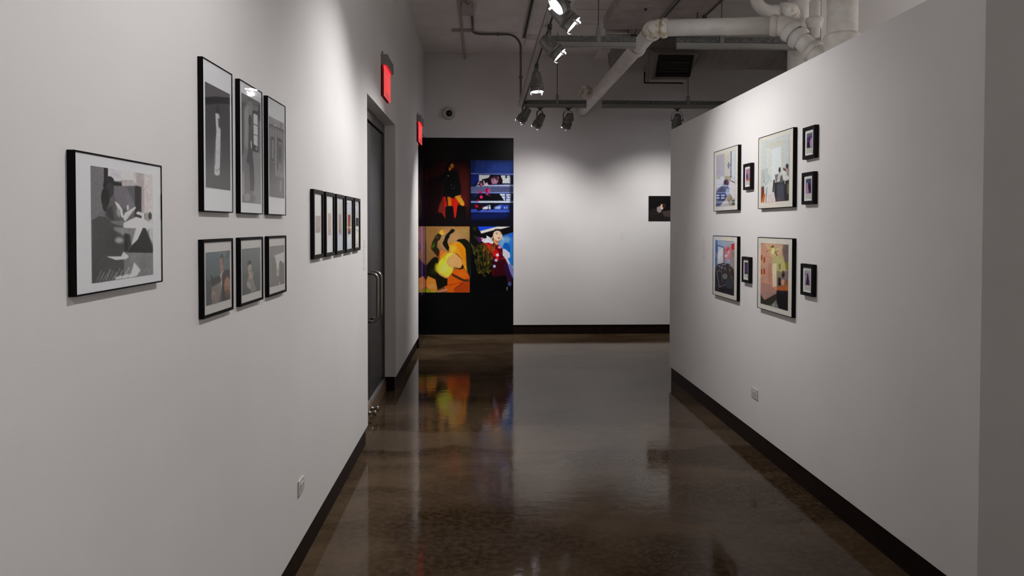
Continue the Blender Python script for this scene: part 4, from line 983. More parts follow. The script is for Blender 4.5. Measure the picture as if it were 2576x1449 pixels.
# side strip of the mural: upper dark photograph, lower violet one
ms = Pic([(0, 0), (100, 0), (100, 100), (0, 100)], 60, 200, (9, 7, 14))
for (x_, y0, y1, c_) in ((70, 2, 96, (20, 20, 60)), (42, 8, 90, (18, 60, 44)), (20, 30, 70, (130, 84, 50)), (14, 50, 90, (150, 104, 60)), (30, 14, 40, (30, 30, 120)), (55, 20, 50, (90, 60, 40)), (34, 60, 84, (110, 90, 60))):
    ms.line([(x_, y0), (x_ - 4, y1)], 4, c_, .8, 1)
o = print_mesh('photo_panel', ms.out(1.6), (XL + .0044, YM0 + .002, 2.552), (0, D - .012 - YM0, 0), (0, 0, -.96), mu, M['print_side'], .0009)
o['label'] = 'dark streaked photograph panel on the side wall'
ms = Pic([(0, 0), (100, 0), (100, 100), (0, 100)], 60, 200, (22, 12, 34))
ms.poly([(30, 0), (58, 0), (52, 100), (40, 100)], (120, 56, 150), blur=2).poly([(74, 0), (100, 0), (100, 100), (84, 92)], (18, 16, 84), blur=1).poly([(0, 4), (24, 2), (22, 30), (0, 34)], (70, 48, 96), blur=2).line([(14, 24), (18, 60)], 4, (120, 116, 110), .7, 1).line([(62, 10), (66, 70)], 5, (60, 60, 120), .8, 1).poly([(0, 40), (26, 36), (24, 70), (0, 72)], (50, 36, 40), blur=3)
o = print_mesh('photo_panel', ms.out(1.6), (XL + .0044, YM0 + .002, 1.583), (0, D - .012 - YM0, 0), (0, 0, -.94), mu, M['print_side'], .0009)
o['label'] = 'violet photograph panel on the side wall'

# ------------------------------------------------------------------ dark unframed photograph on the back wall
dk = thing('photograph', (2.70, D, 1.67), 'black unframed photograph of a reclining person, on the back wall, partly hidden by the partition', 'photograph')
pk = Pic([(115, 700), (650, 700), (650, 928), (115, 928)], 150, 100, (7, 5, 6))
pk.poly([(120, 830), (200, 810), (320, 860), (620, 850), (640, 930), (120, 930)], (26, 22, 22), blur=4).line([(130, 870), (260, 862)], 4, (60, 54, 52), .8, 2)
pk.poly([(226, 806), (270, 790), (300, 840), (262, 856), (232, 840)], (120, 112, 116), blur=1).ell(300, 800, 22, 26, (196, 156, 138), blur=1).ell(330, 790, 24, 22, (40, 28, 24), blur=1).poly([(300, 840), (420, 830), (600, 870), (600, 900), (330, 890)], (58, 46, 46), blur=3)
bm = BM(); box(bm, (2.434, D - .012, 1.669), (3.0, D, 2.0345), .001); obj('mounting_board', bm, M['black'], dk)
print_mesh('photo_print', pk.out(1.6), (2.436, D - .0132, 2.0325), (.562, 0, 0), (0, 0, -.3615), dk, M['print'], .0009)


# ------------------------------------------------------------------ wall labels (vinyl text too fine to read)
def vinyl(kind, name, label, pos, rows, rowh, wmax, seed):
    r = random.Random(seed)
    bm = BM()
    t = .0006
    for k in range(rows):
        z = pos[2] - k * rowh
        u = 0.0
        lim = wmax * (.55 + .45 * r.random())
        while u < lim:
            wd = .0035 + .004 * r.random()
            hh = rowh * (.42 if r.random() < .75 else .55)
            if kind == 'back': box(bm, (pos[0] + u, D - t, z - hh), (pos[0] + u + wd, D, z))
            elif kind == 'left': box(bm, (XL, pos[1] + u, z - hh), (XL + t, pos[1] + u + wd, z))
            else: box(bm, (XR, pos[1] - u - wd, z - hh), (XR - t, pos[1] - u, z))
            u += wd + .0018 + (.005 if r.random() < .16 else 0)
    o = obj(name, bm, M['vinyl'])
    tag(o, label, 'wall label')
    return o


vinyl('back', 'wall_label', 'small pale grey text label on the white back wall right of the mural', (2.022, 0, 1.495), 6, .0205, .066, 1)
vinyl('left', 'wall_label', 'pale grey text label on the left wall just before the doors', (0, 5.325, 1.492), 14, .0155, .11, 2)
vinyl('right', 'wall_label', 'pale grey text label on the partition before the far frames', (0, 6.608, 1.492), 14, .0145, .10, 3)


# ------------------------------------------------------------------ sockets
def socket(x, s, y0, y1, z0, z1, label):
    t = thing('wall_socket', (x, (y0 + y1) / 2, z0), label, 'socket')
    bm = BM(); box(bm, (x, y0, z0), (x + s * .007, y1, z1), .0025); obj('cover_plate', bm, M['plate'], t)
    ym_ = (y0 + y1) / 2; zm = (z0 + z1) / 2
    bm = BM(); box(bm, (x + s * .006, y0 + .022, zm - .0165), (x + s * .0092, y1 - .022, zm + .0165), .001); obj('receptacle', bm, M['plate'], t)
    for c in (-.02, .02):
        bm = BM()
        box(bm, (x + s * .0088, ym_ + c - .006, zm + .003), (x + s * .0097, ym_ + c + .004, zm + .0055))
        box(bm, (x + s * .0088, ym_ + c - .006, zm - .0065), (x + s * .0097, ym_ + c + .005, zm - .004))
        lathe(bm, (x + s * .0086, ym_ + c + .010, zm), (s, 0, 0), [(0, 0), (.0024, 0), (.0024, .001), (0, .001)], 10)
        obj('slots', bm, M['plate_slot'], t)


socket(XL, 1, 3.437, 3.534, .365, .435, 'white power socket low on the left wall below the small frames')
socket(XR, -1, 5.228, 5.350, .3685, .439, 'white power socket low on the partition under the large frames')


# ------------------------------------------------------------------ exit signs
def letter(bm, ch, y, z, w_, h, x, dx):
    """block letters read from the hall: the row runs along +y on the left wall"""
    t = h * .17
    B = lambda a, b, c, d: box(bm, (x, y + a, z + b), (x + dx, y + c, z + d))
    if ch == 'E':
        B(0, 0, t, h); B(t, 0, w_, t); B(t, h / 2 - t / 2, w_ * .85, h / 2 + t / 2); B(t, h - t, w_, h)
    elif ch == 'I': B(w_ / 2 - t / 2, 0, w_ / 2 + t / 2, h)
    elif ch == 'T': B(w_ / 2 - t / 2, 0, w_ / 2 + t / 2, h - t); B(0, h - t, w_, h)
    elif ch == 'X':
        for (a, b) in (((0, 0), (w_, h)), ((0, h), (w_, 0))):
            q = [(a[0] , a[1]), (a[0] + t * 1.2, a[1]), (b[0], b[1]), (b[0] - t * 1.2, b[1])]
            f0 = [bm.verts.new((x, y + u, z + v)) for u, v in q]; f1 = [bm.verts.new((x + dx, y + u, z + v)) for u, v in q]
            bm.faces.new(f0); bm.faces.new(f1[::-1])
            for i in range(4): bm.faces.new((f0[i], f0[(i + 1) % 4], f1[(i + 1) % 4], f1[i]))


def exit_sign(y0, y1, z0, z1, zp, label):
    t = thing('exit_sign', (XL, (y0 + y1) / 2, zp), label, 'exit sign', 'illuminated exit signs on the left wall')
    bm = BM(); box(bm, (XL, y0, z0), (XL + .054, y1, z1), .002); obj('housing', bm, M['exitbox'], t)
    bm = BM(); tube(bm, [(XL + .012, y0 + .02, z1 - .002), (XL + .012, y0 + .02, z1 + .028)], .005, 12); obj('cable_stub', bm, M['conduit'], t)
    ya, yb = y0 + .012, y1 - .025
    bm = BM(); box(bm, (XL + .024, ya, zp), (XL + .030, yb, z0 + .001), .0008); pn = obj('acrylic_panel', bm, M['acrylic'], t)
    bm = BM(); box(bm, (XL, y0 + .004, zp - .002), (XL + .010, y1 - .016, z0 + .001), .001); obj('back_plate', bm, M['gapdark'], t)
    bm = BM(); box(bm, (XL + .0215, ya, z0 - .012), (XL + .0325, yb, z0 - .0005)); obj('light_strip', bm, M['exitred_top'], t)
    bm = BM()
    box(bm, (XL + .0235, ya - .0006, zp - .001), (XL + .0305, ya + .004, z0 - .012)); box(bm, (XL + .0235, ya, zp - .0012), (XL + .0305, yb, zp + .004)); box(bm, (XL + .0235, yb - .004, zp), (XL + .0305, yb + .0006, z0 - .012))
    obj('lit_edge', bm, M['exitred'], t)
    bm = BM()
    hh = .15; zz = zp + .045; wl = .07
    yy = ya + .035
    for ch in 'EXIT':
        ww = .03 if ch == 'I' else wl
        letter(bm, ch, yy, zz, ww, hh, XL + .0302, .001); yy += ww + .024
    obj('letters', bm, M['exitred'], t)
    L = bpy.data.lights.new('exit_glow', 'AREA'); L.shape = 'RECTANGLE'; L.size = .02; L.size_y = yb - ya; L.energy = 0.05; L.color = (1, .03, .03)
    lo = bpy.data.objects.new('exit_glow', L); COL.objects.link(lo)
    lo.location = (XL + .017, (ya + yb) / 2, z0 - .005)
    lo.parent = t; lo.matrix_parent_inverse = Matrix.Translation(t.location).inverted()


exit_sign(6.269, 6.696, 2.916, 3.004, 2.668, 'red illuminated exit sign above the recessed grey doors')
exit_sign(9.596, 10.12, 2.906, 2.994, 2.662, 'red illuminated exit sign above the side of the mural')

# ------------------------------------------------------------------ dome camera
t = thing('security_camera', (-.488, D, 3.22), 'round white dome security camera high on the back wall', 'security camera')
ax = V((.16, -1, -.10)).normalized(); o0 = V((-.50, D, 3.220))
bm = BM(); lathe(bm, o0, (0, -1, 0), [(.094, 0), (.094, .012), (.088, .03), (.082, .04)], 40); obj('base', bm, M['camwhite'], t, True)
bm = BM(); lathe(bm, o0 + V((0, -.03, 0)), ax, [(.080, 0), (.084, .03), (.086, .045), (.078, .054), (.052, .056), (.048, .05)], 40, (True, True)); obj('trim_ring', bm, M['camwhite'], t, True)
bm = BM()
pr = [(.046 * math.cos(a), .052 + .040 * math.sin(a)) for a in [i * math.pi / 20 for i in range(11)]]; pr[-1] = (0, pr[-1][1])
lathe(bm, o0 + V((0, -.03, 0)), ax, pr, 32); obj('dome_lens', bm, M['camglass'], t, True)
a_, b_ = ring_frame(o0, ax)
for k in range(4):
    q = math.pi / 4 + k * math.pi / 2 + .2
    bm = BM(); lathe(bm, o0 + V((0, -.03, 0)) + (a_ * math.cos(q) + b_ * math.sin(q)) * .066, ax, [(0, .05), (.005, .05), (.005, .0575), (0, .0575)], 12); obj('screw', bm, M['adapter'], t)


# ------------------------------------------------------------------ lighting tracks
def track(name, label, a, b, along, rods=(), strut=True, group=None, strutmat='steel', rodtop=None):
    """a,b: ends along the axis; 'x' tracks are given by y position, 'y' tracks by x position"""
    ax_, pos, lo, hi = along, rods[0], a, b
    t = thing(name, ((a + b) / 2, pos, ZT) if ax_ == 'x' else (pos, (a + b) / 2, ZT), label, 'lighting track', group)
    P = lambda u, v, z: (u, v + pos, z) if ax_ == 'x' else (v + pos, u, z)
    hw = .0205
    bm = BM()
    box(bm, P(a, -hw, ZT + .006), P(b, hw, ZT + .047)); box(bm, P(a, -hw, ZT), P(b, -.008, ZT + .008)); box(bm, P(a, .008, ZT), P(b, hw, ZT + .008))
    if strutmat == 'track_light':
        box(bm, P(a, -.052, ZT + .002), P(b, -hw, ZT + .03))
    obj('track_body', bm, M['track_light' if strutmat == 'track_light' else 'track'], t)
    bm = BM(); box(bm, P(a + .001, -.009, ZT + .0035), P(b - .001, .009, ZT + .0065)); obj('slot', bm, M['slot'], t)
    if strut:
        bm = BM(); box(bm, P(a, -hw, ZT + .052), P(b, hw, ZT + .096)); box(bm, P(a, -.012, ZT + .046), P(b, .012, ZT + .053)); obj('strut', bm, M[strutmat], t)
    for u in rods[1]:
        bm = BM(); tube(bm, [P(u, 0, ZT + .09), P(u, 0, min(rodtop if rodtop and u < 3 else C, 3.951 if (ax_ == 'x' and 1.437 < u < 2.5 and pos < 9.03) else C) - .001)], .0045, 12); obj('suspension_rod', bm, M['rod'], t)
        bm = BM(); box(bm, P(u - .017, -hw - .005, ZT + .047), P(u + .017, hw + .005, ZT + .165), .002)
        lathe(bm, P(u, 0, ZT + .165), (0, 0, 1), [(.011, 0), (.011, .012), (.007, .018), (0, .018)], 6); obj('bracket', bm, M['track'], t)
    return t


YR1, YR2, XMN = 6.47, 9.77, .505
track('lighting_track', 'long grey lighting track running down the hall with the lit spotlights', -2.6, YR2 - .03, 'y', (XMN, (-1.5, 1.2, 3.6)), True, None, 'track_light')
track('lighting_track', 'nearer cross track, speckled steel, left of the white pipe', XMN + .03, 1.306, 'x', (YR1, (.985,)))
track('lighting_track', 'nearer cross track, dark, right of the white pipe', 1.66, 2.82, 'x', (YR1 - .003, (2.05,)))
track('lighting_track', 'farther cross track left of the white pipe, two spotlights under it', XMN - .03 + .06, 1.334, 'x', (YR2, (.957,)))
track('lighting_track', 'farther cross track right of the white pipe, one dark spotlight under it', 1.535, 5.6, 'x', (YR2 - .01, (2.66,)), rodtop=3.56)
# power cable lying on the main track
bm = BM()
tube(bm, [(XMN - .058, y, ZT + .02 + .006 * math.sin(y * 2.1)) for y in np.arange(-2.5, 9.7, .3)], .005, 10)
tag(obj('power_cable', bm, M['conduit_w']), 'thin pale cable clipped along the side of the long lighting track', 'cable')


def ctrack(x, y0, y1, z, label):
    t = thing('ceiling_track', (x, (y0 + y1) / 2, z), label, 'lighting track')
    bm = BM(); box(bm, (x - .022, y0, z - .03), (x - .011, y1, z)); box(bm, (x + .011, y0, z - .03), (x + .022, y1, z)); box(bm, (x - .011, y0, z - .01), (x + .011, y1, z)); obj('track_body', bm, M['track'], t)
    bm = BM(); box(bm, (x - .0112, y0, z - .024), (x + .0112, y1, z - .009)); obj('slot', bm, M['slot'], t)
    return t


ctrack(.535, -1, 9.98, C, 'slim black slotted track fixed to the ceiling left of the long track')
ctrack(2.02, -1, 8.9, 3.95, 'slim black slotted track fixed to the lower ceiling above the white pipe')


# ------------------------------------------------------------------ spotlights
def spot(key, px, py, aim, label, track_axis='y', lit=True, group=None, watts=None, spot_aim=None):
    t = thing('track_spotlight', (px, py, ZT), label, 'spotlight', group)
    aim = V(aim).normalized()
    side = aim.cross(V((0, 0, 1)))
    if side.length < .2: side = V((0, 1, 0))
    side.normalize()
    pv = V((px, py, ZT - .155))
    bm = BM()
    if track_axis == 'y': box(bm, (px - .016, py - .04, ZT - .012), (px + .016, py + .04, ZT + .004), .002)
    else: box(bm, (px - .04, py - .016, ZT - .012), (px + .04, py + .016, ZT + .004), .002)
    lathe(bm, (px, py, ZT - .010), (0, 0, -1), [(.017, 0), (.019, .01), (.019, .022), (.010, .03)], 20)
    obj('track_adapter', bm, M['adapter'], t)
    # yoke: a U of flat bar
    bm = BM()
    fwd = side.cross(V((0, 0, 1))).normalized()
    path = [pv + side * .073 - V((0, 0, .012)), pv + side * .073 + V((0, 0, .07)), pv + side * .050 + V((0, 0, .108)), pv + side * .015 + V((0, 0, .120)),
            pv - side * .015 + V((0, 0, .120)), pv - side * .050 + V((0, 0, .108)), pv - side * .073 + V((0, 0, .07)), pv - side * .073 - V((0, 0, .012))]
    prev = None
    nn = len(path)
    for i, q in enumerate(path):
        d = (path[min(i + 1, nn - 1)] - path[max(i - 1, 0)]).normalized()
        nrm = d.cross(fwd).normalized()
        ring = [bm.verts.new(q + fwd * (.012 * s1) + nrm * (.002 * s2)) for s1, s2 in ((1, 1), (-1, 1), (-1, -1), (1, -1))]
        if prev:
            for k in range(4): bm.faces.new((prev[k], prev[(k + 1) % 4], ring[(k + 1) % 4], ring[k]))
        else: bm.faces.new(ring)
        prev = ring
    bm.faces.new(prev)
    for s_ in (1, -1): lathe(bm, pv + side * (.058 * s_), side * s_, [(.013, 0), (.013, .02), (.008, .024), (0, .024)], 14)
    obj('yoke', bm, M['lampbody'], t)
    # body
    A = aim
    bm = BM()
    lathe(bm, pv, A, [(0, -.085), (.030, -.084), (.040, -.078), (.043, -.066), (.048, -.035), (.055, 0), (.0585, .032), (.0585, .036), (.067, .040), (.067, .050), (.062, .053), (.0625, .088), (.065, .100), (.065, .106), (.061, .106), (.059, .098), (0, .098)], 40)
    obj('lamp_housing', bm, M['lampbody'], t, True)
    bm = BM(); lathe(bm, pv, A, [(.0632, .060), (.0645, .062), (.0645, .066), (.0632, .068)], 40, (False, False)); obj('band', bm, M['lampbody2'], t, True)
    bm = BM(); lathe(bm, pv, A, [(.0588, .0985), (.050, .1045), (.030, .1085), (0, .110)], 40, (True, False)); obj('lens', bm, M['lens'] if lit else M['camglass'], t, True)
    a1, b1 = ring_frame(pv, A)
    for k in range(3):
        q = math.pi / 2 + k * 2 * math.pi / 3 + .35
        rad = a1 * math.cos(q) + b1 * math.sin(q); tg = rad.cross(A)
        bm = BM()
        prev = None
        for (r_, h_) in ((.0645, .092), (.0645, .112), (.062, .124), (.054, .130), (.050, .128)):
            c_ = pv + rad * r_ + A * h_
            ring = [bm.verts.new(c_ + tg * (.006 * s1) + rad * (.001 * s2)) for s1, s2 in ((1, 1), (-1, 1), (-1, -1), (1, -1))]
            if prev:
                for j in range(4): bm.faces.new((prev[j], prev[(j + 1) % 4], ring[(j + 1) % 4], ring[j]))
            else: bm.faces.new(ring)
            prev = ring
        bm.faces.new(prev)
        obj('lens_clip', bm, M['clip'], t)
    # small locking tab on the ring
    bm = BM(); r0 = a1 * math.cos(2.6) + b1 * math.sin(2.6)
    tube(bm, [pv + r0 * .064 + A * .045, pv + r0 * .078 + A * .046, pv + r0 * .086 + A * .052], [.006, .005, .003], 8); obj('locking_tab', bm, M['lampbody2'], t)
    if lit:
        pw, cone, bl = POWER[watts or key]
        L = bpy.data.lights.new('spot_beam', 'SPOT'); L.energy = pw; L.spot_size = math.radians(cone); L.spot_blend = bl; L.color = LIGHT_COL; L.shadow_soft_size = .018
        lo = bpy.data.objects.new('spot_beam', L); COL.objects.link(lo)
        lo.location = pv + A * .145
        sa = V(spot_aim).normalized() if spot_aim else A
        lo.rotation_euler = sa.to_track_quat('-Z', 'Y').to_euler()
        lo.parent = t; lo.matrix_parent_inverse = Matrix.Translation(t.location).inverted()
    return t


spot('A', XMN, 4.50, (-.74, -.16, -.66), 'lit spotlight at the top edge pointing down left at the left wall')
spot('D', XMN, 4.90, (.75, -.06, -.65), 'lit spotlight at the top edge pointing down right, just behind the left-pointing one')
spot('C', XMN, 5.76, (.74, -.05, -.67), 'lit spotlight pointing down right, alone on the long track below the top pair')
spot('B', XMN, 7.16, (.05, -.05, -1), 'lit spotlight on the long track pointing straight down', spot_aim=(-1.34, -1.6, -1.75))
spot('E', XMN + .01, 9.30, (-.55, .30, -.78), 'grey spotlight at the far end of the long track pointing down left')
spot('F', .735, YR2, (-.45, .35, -.82), 'left spotlight of the two under the farther cross track', 'x')
spot('G', 1.10, YR2, (-.22, .45, -.85), 'right spotlight of the two under the farther cross track', 'x', spot_aim=(-.20, .42, -.88))
spot('H', 2.52, YR2 - .01, (.04, .55, -.83), 'dark grey spotlight seen from behind under the farther cross track, above the partition end', 'x', spot_aim=(.04, .47, -.88))


# near lamp inferred from frame shadows; pipes, rear and right are added unseen fill
spot('near', XMN, 1.95, (-.80, .05, -.80), 'lit spotlight on the long track in front of the left wall frames')
spot('pipes', XMN, 2.60, (1.8, 3.5, .27), 'added unseen fill spotlight aimed across at the white pipes')  # added to brighten the pipes from the left
spot('rear', XMN, -.60, (-.7, .2, -.7), 'added unseen fill spotlight behind the camera')  # added out of view for bounce into the hall
track('lighting_track', 'unseen grey track added to carry the fill spotlights behind the partition', -.2, 6.6, 'y', (4.6, (1.0, 5.2)))  # added out of view to hang the fill spots on
for yy, ax2, lb in ((6.2, (.9, -.3, -.4), 'farthest'), (4.4, (.9, 0, -.3), 'middle'), (.5, (.9, 0, -.3), 'nearest')):
    spot('right', 4.6, yy, ax2, lb + ' added unseen fill spotlight behind the partition')  # added out of view for bounce over the partition


# ------------------------------------------------------------------ pipes
def bell(bm, p, d, r, L=.07):
    lathe(bm, p, d, [(r, 0), (r * 1.16, .006), (r * 1.24, .014), (r * 1.24, L * .5), (r * 1.18, L * .75), (r * 1.02, L)], 36, (False, False))


t = thing('drain_pipe', (1.45, 8, 3.28), 'thick white painted drain pipe running from the back wall then crossing to the right', 'pipe')
R = .0705
bm = BM(); tube(bm, [(1.44, D - .001, 3.262), (1.46, 6.60, 3.285)], R, 36); obj('long_run', bm, M['pipe'], t, True)
for y in (9.42, 7.15):
    bm = BM(); bell(bm, (1.448, y, 3.275), (0, -1, 0), R, .09); obj('coupling', bm, M['pipe'], t, True)
bm = BM(); lathe(bm, (1.44, D, 3.262), (0, -1, 0), [(R * .98, .002), (R * 1.3, .002), (R * 1.3, .012), (R * 1.02, .02)], 36, (False, False)); obj('wall_flange', bm, M['pipe'], t, True)
bm = BM()
tube(bm, [(1.45, 9.75, 3.275), (1.36, 9.66, 3.29), (1.29, 9.60, 3.30)], [R, R, R * 1.02], 32); lathe(bm, (1.30, 9.61, 3.298), (-.75, -.6, .1), [(R * 1.2, 0), (R * 1.2, .05), (R * .9, .062), (R * .86, .05), (0, .05)], 36)
obj('cleanout_branch', bm, M['pipe_old'], t, True)
e1 = arc((1.46, 6.9, 3.285), (1.465, 6.44, 3.285), (2.34, 6.06, 3.218), .085, 12)
bm = BM(); tube(bm, e1, R * 1.10, 36); 
d1 = (V((2.34, 6.06, 3.218)) - V((1.465, 6.44, 3.285))).normalized()
bell(bm, e1[-1], d1, R, .06); lathe(bm, e1[0], (0, 1, 0), [(R * 1.1, 0), (R * 1.24, .01), (R * 1.24, .055), (R, .07)], 36, (False, False))
obj('elbow', bm, M['pipe_old'], t, True)
bm = BM(); tube(bm, [e1[-1], (2.34, 6.06, 3.218)], R, 36); obj('cross_run', bm, M['pipe'], t, True)
e2 = arc((1.9, 6.25, 3.252), (2.42, 6.025, 3.212), (2.60, 5.86, 2.96), .12, 12)
bm = BM(); tube(bm, e2, R * 1.12, 36); bell(bm, e2[0] - d1 * .0, d1 * -1, R, .06)
d2 = (V((2.60, 5.86, 2.96)) - V((2.42, 6.025, 3.212))).normalized()
bell(bm, e2[-1], d2, R * 1.08, .07)
bell(bm, e2[-1] + d2 * .085, d2, R * 1.06, .07)
obj('bend_fitting', bm, M['pipe_rough'], t, True)
bm = BM(); tube(bm, [e2[-1], (2.61, 5.85, 2.945)], R, 36); obj('sloping_run', bm, M['pipe'], t, True)
bm = BM(); e3 = arc((2.53, 5.93, 3.05), (2.62, 5.84, 2.93), (2.62, 5.84, 2.3), .09, 10); tube(bm, e3 + [V((2.62, 5.84, 1.9))], R * 1.12, 36)
bell(bm, e3[0], d2 * -1, R * 1.1, .05)
obj('lower_elbow', bm, M['pipe_rough'], t, True)

t = thing('riser_pipe', (2.64, 5.93, 2.9), 'slim white vertical pipe with union nut dropping into the drain pipe', 'pipe')
bm = BM(); tube(bm, [(2.635, 5.95, C - .01), (2.635, 5.95, 3.385)], .036, 24); obj('upper_pipe', bm, M['pipe'], t, True)
bm = BM(); tube(bm, [(2.635, 5.95, 3.385), (2.635, 5.95, 3.378), (2.635, 5.95, 3.25), (2.635, 5.95, 3.10)], [.036, .0425, .0425, .040], 24); obj('lower_pipe', bm, M['pipe'], t, True)
bm = BM(); lathe(bm, (2.635, 5.95, 3.165), (0, 0, 1), [(.042, 0), (.056, .004), (.058, .02), (.062, .045), (.068, .055), (.068, .08), (.060, .09), (.042, .094)], 28, (False, False)); obj('union_nut', bm, M['pipe_rough'], t, True)

t = thing('insulated_pipe', (2.70, 5.62, 2.5), 'widest white vertical pipe with lumpy collar, directly over the partition edge', 'pipe')
bm = BM(); tube(bm, [(2.70, 5.62, C - .01), (2.70, 5.62, 2.2)], .110, 48); obj('pipe_body', bm, M['pipe_rough'], t, True)
bm = BM(); lathe(bm, (2.70, 5.62, 3.045), (0, 0, -1), [(.110, 0), (.128, .012), (.134, .03), (.130, .05), (.127, .12), (.112, .14)], 48, (False, False)); obj('collar', bm, M['pipe_rough'], t, True)

t = thing('column_pipe', (2.95, 6.42, 0), 'broad white vertical pipe behind the bends of the drain pipe', 'pipe')
bm = BM(); tube(bm, [(2.815, 6.70, C - .01), (2.815, 6.70, .001)], .088, 44); obj('pipe_body', bm, M['pipe'], t, True)
bm = BM(); lathe(bm, (2.815, 6.70, 3.62), (0, 0, -1), [(.088, 0), (.104, .01), (.106, .05), (.108, .16), (.088, .18)], 44, (False, False)); obj('collar', bm, M['pipe'], t, True)

t = thing('trap_pipe', (2.3, 6.3, 3.4), 'white U-bend pipe with rusty collar above the drain pipe', 'pipe')
pts = [V((2.285, 6.3, C - .01)), V((2.285, 6.3, 3.62))] + arc((2.285, 6.3, 3.7), (2.29, 6.3, 3.395), (2.6, 6.3, 3.415), .12, 10) + [V((2.50, 6.3, 3.41))]
bm = BM(); tube(bm, pts, .050, 28); obj('pipe_bend', bm, M['pipe'], t, True)
bm = BM(); tube(bm, [(2.49, 6.3, 3.409), (2.50, 6.3, 3.41), (2.54, 6.3, 3.413), (2.60, 6.3, 3.416), (2.68, 6.45, 3.42)], [.050, .066, .062, .056, .05], 28); obj('collar', bm, M['pipe_old'], t, True)

# ------------------------------------------------------------------ conduits on the ceiling
t = thing('ceiling_conduit', (-.27, 9, C), 'pale straight conduit on the ceiling ending on the back wall', 'conduit')
bm = BM(); tube(bm, [(-.265, 3, C - .02), (-.268, D - .06, C - .02)] + arc((-.268, D - .4, C - .02), (-.268, D - .012, C - .02), (-.268, D - .012, C - .3), .03, 6) + [V((-.268, D - .012, C - .07))], .0155, 16); obj('tube', bm, M['conduit_w'], t, True)
bm = BM(); box(bm, (-.40, 9.62, C - .036), (-.145, 9.66, C), .002); obj('strap', bm, M['conduit_w'], t)
t = thing('junction_box', (-.17, 8.6, C), 'small ceiling junction box joined to the pale conduit', 'junction box')
bm = BM(); box(bm, (-.235, 8.44, C - .07), (-.10, 8.78, C - .002), .004); obj('box', bm, M['conduit_w'], t)
bm = BM(); tube(bm, [(-.165, 3, C - .02), (-.165, 8.44, C - .02)], .018, 16); obj('feed_tube', bm, M['conduit_w'], t, True)
t = thing('bent_conduit', (.1, 9.7, C), 'dark conduit crossing the ceiling then bending down to the far end of the long track', 'conduit')
zc = C - .022
pts = [V((-.13, 8.78, zc))] + arc((-.13, 8.9, zc), (-.13, 9.80, zc), (.4, 9.80, zc), .12, 8) + arc((-.1, 9.80, zc), (.485, 9.80, zc), (.485, 9.80, 3.4), .17, 10) + [V((.485, 9.80, 3.218))]
bm = BM(); tube(bm, pts, .0145, 16); obj('tube', bm, M['conduit'], t, True)
bm = BM(); box(bm, (.18, 9.782, C - .042), (.20, 9.818, C - .002), .001); obj('strap', bm, M['conduit'], t)
bm = BM(); box(bm, (.46, 9.78, 3.50), (.51, 9.82, 3.53), .002); obj('strap', bm, M['conduit'], t)
bm = BM(); box(bm, (.56, 9.9, C - .07), (.715, 10.3, C), .003)
tag(obj('ceiling_box', bm, M['ceiling']), 'flat painted box on the ceiling right of the slotted track end', 'junction box')

# ------------------------------------------------------------------ ventilation
t = thing('air_duct', (3.5, 10.3, 3.7), 'wide round painted air duct across the back above the track, with black vent', 'air duct')
bm = BM()
cy_, cz_, rr_ = 10.28, 4.083, .335
n = 28
segs = []
x0, x1 = 1.75, XO
for x in (x0, x1):
    segs.append([bm.verts.new((x, cy_ - rr_ * math.cos(a), cz_ - rr_ * math.sin(a))) for a in [math.pi * i / n for i in range(n + 1)]])
for i in range(n): bm.faces.new((segs[0][i], segs[0][i + 1], segs[1][i + 1], segs[1][i]))
bm.faces.new(segs[0]); bm.faces.new(segs[1][::-1]); bm.faces.new((segs[0][0], segs[0][-1], segs[1][-1], segs[1][0]))
obj('duct', bm, M['duct'], t, True)
bm = BM()
for k in range(30):
    x = 2.80 + k * .122
    for i in range(n):
        a0, a1 = math.pi * i / n, math.pi * (i + 1) / n
        q = []
        for (a, dx) in ((a0, 0), (a1, 0), (a1, .006), (a0, .006)):
            q.append(bm.verts.new((x + dx - .05 * a, cy_ - (rr_ + .0025) * math.cos(a), cz_ - (rr_ + .0025) * math.sin(a))))
        bm.faces.new(q)
obj('seam_bands', bm, M['track_light'], t)
# plenum with the sloping vent
bm = BM()
prof = [(9.98, 3.95), (9.62, 3.80), (9.80, 3.50), (10.05, 3.50), (10.40, 3.80), (10.40, 3.95)]
xa, xb = 2.19, 2.76
fa = [bm.verts.new((xa, y, z)) for y, z in prof]; fb = [bm.verts.new((xb - (.10 if z < 3.6 else 0), y, z)) for y, z in prof]
bm.faces.new(fa); bm.faces.new(fb[::-1])
for i in range(6): bm.faces.new((fa[i], fa[(i + 1) % 6], fb[(i + 1) % 6], fb[i]))
obj('plenum', bm, M['duct'], t)
bm = BM(); box(bm, (2.14, 9.99, 3.488), (2.66, 10.02, 3.502)); 
for (ya, za), (yb, zb_) in (((10.0, 3.49), (10.0, 3.64)),): box(bm, (2.135, ya, za), (2.150, ya + .02, zb_))
obj('dark_strip', bm, M['gapdark'], t)  # thin dark L-shaped strip behind the vent box
# grille on the sloping face
pA = V((2.235, 9.617, 3.782)); pB = V((2.228, 9.765, 3.535))
eu = V((.455, 0, 0)); ev = (pB - pA); nv = ev.cross(eu).normalized()
if nv.y > 0: nv = -nv


def slab(bm, u0, u1, v0, v1, h0, h1):
    P = [pA + eu * u + ev * v + nv * h for h in (h0, h1) for (u, v) in ((u0, v0), (u1, v0), (u1, v1), (u0, v1))]
    vs = [bm.verts.new(q) for q in P]
    for q in ((0, 1, 2, 3), (4, 5, 6, 7), (0, 1, 5, 4), (1, 2, 6, 5), (2, 3, 7, 6), (3, 0, 4, 7)): bm.faces.new([vs[i] for i in q])


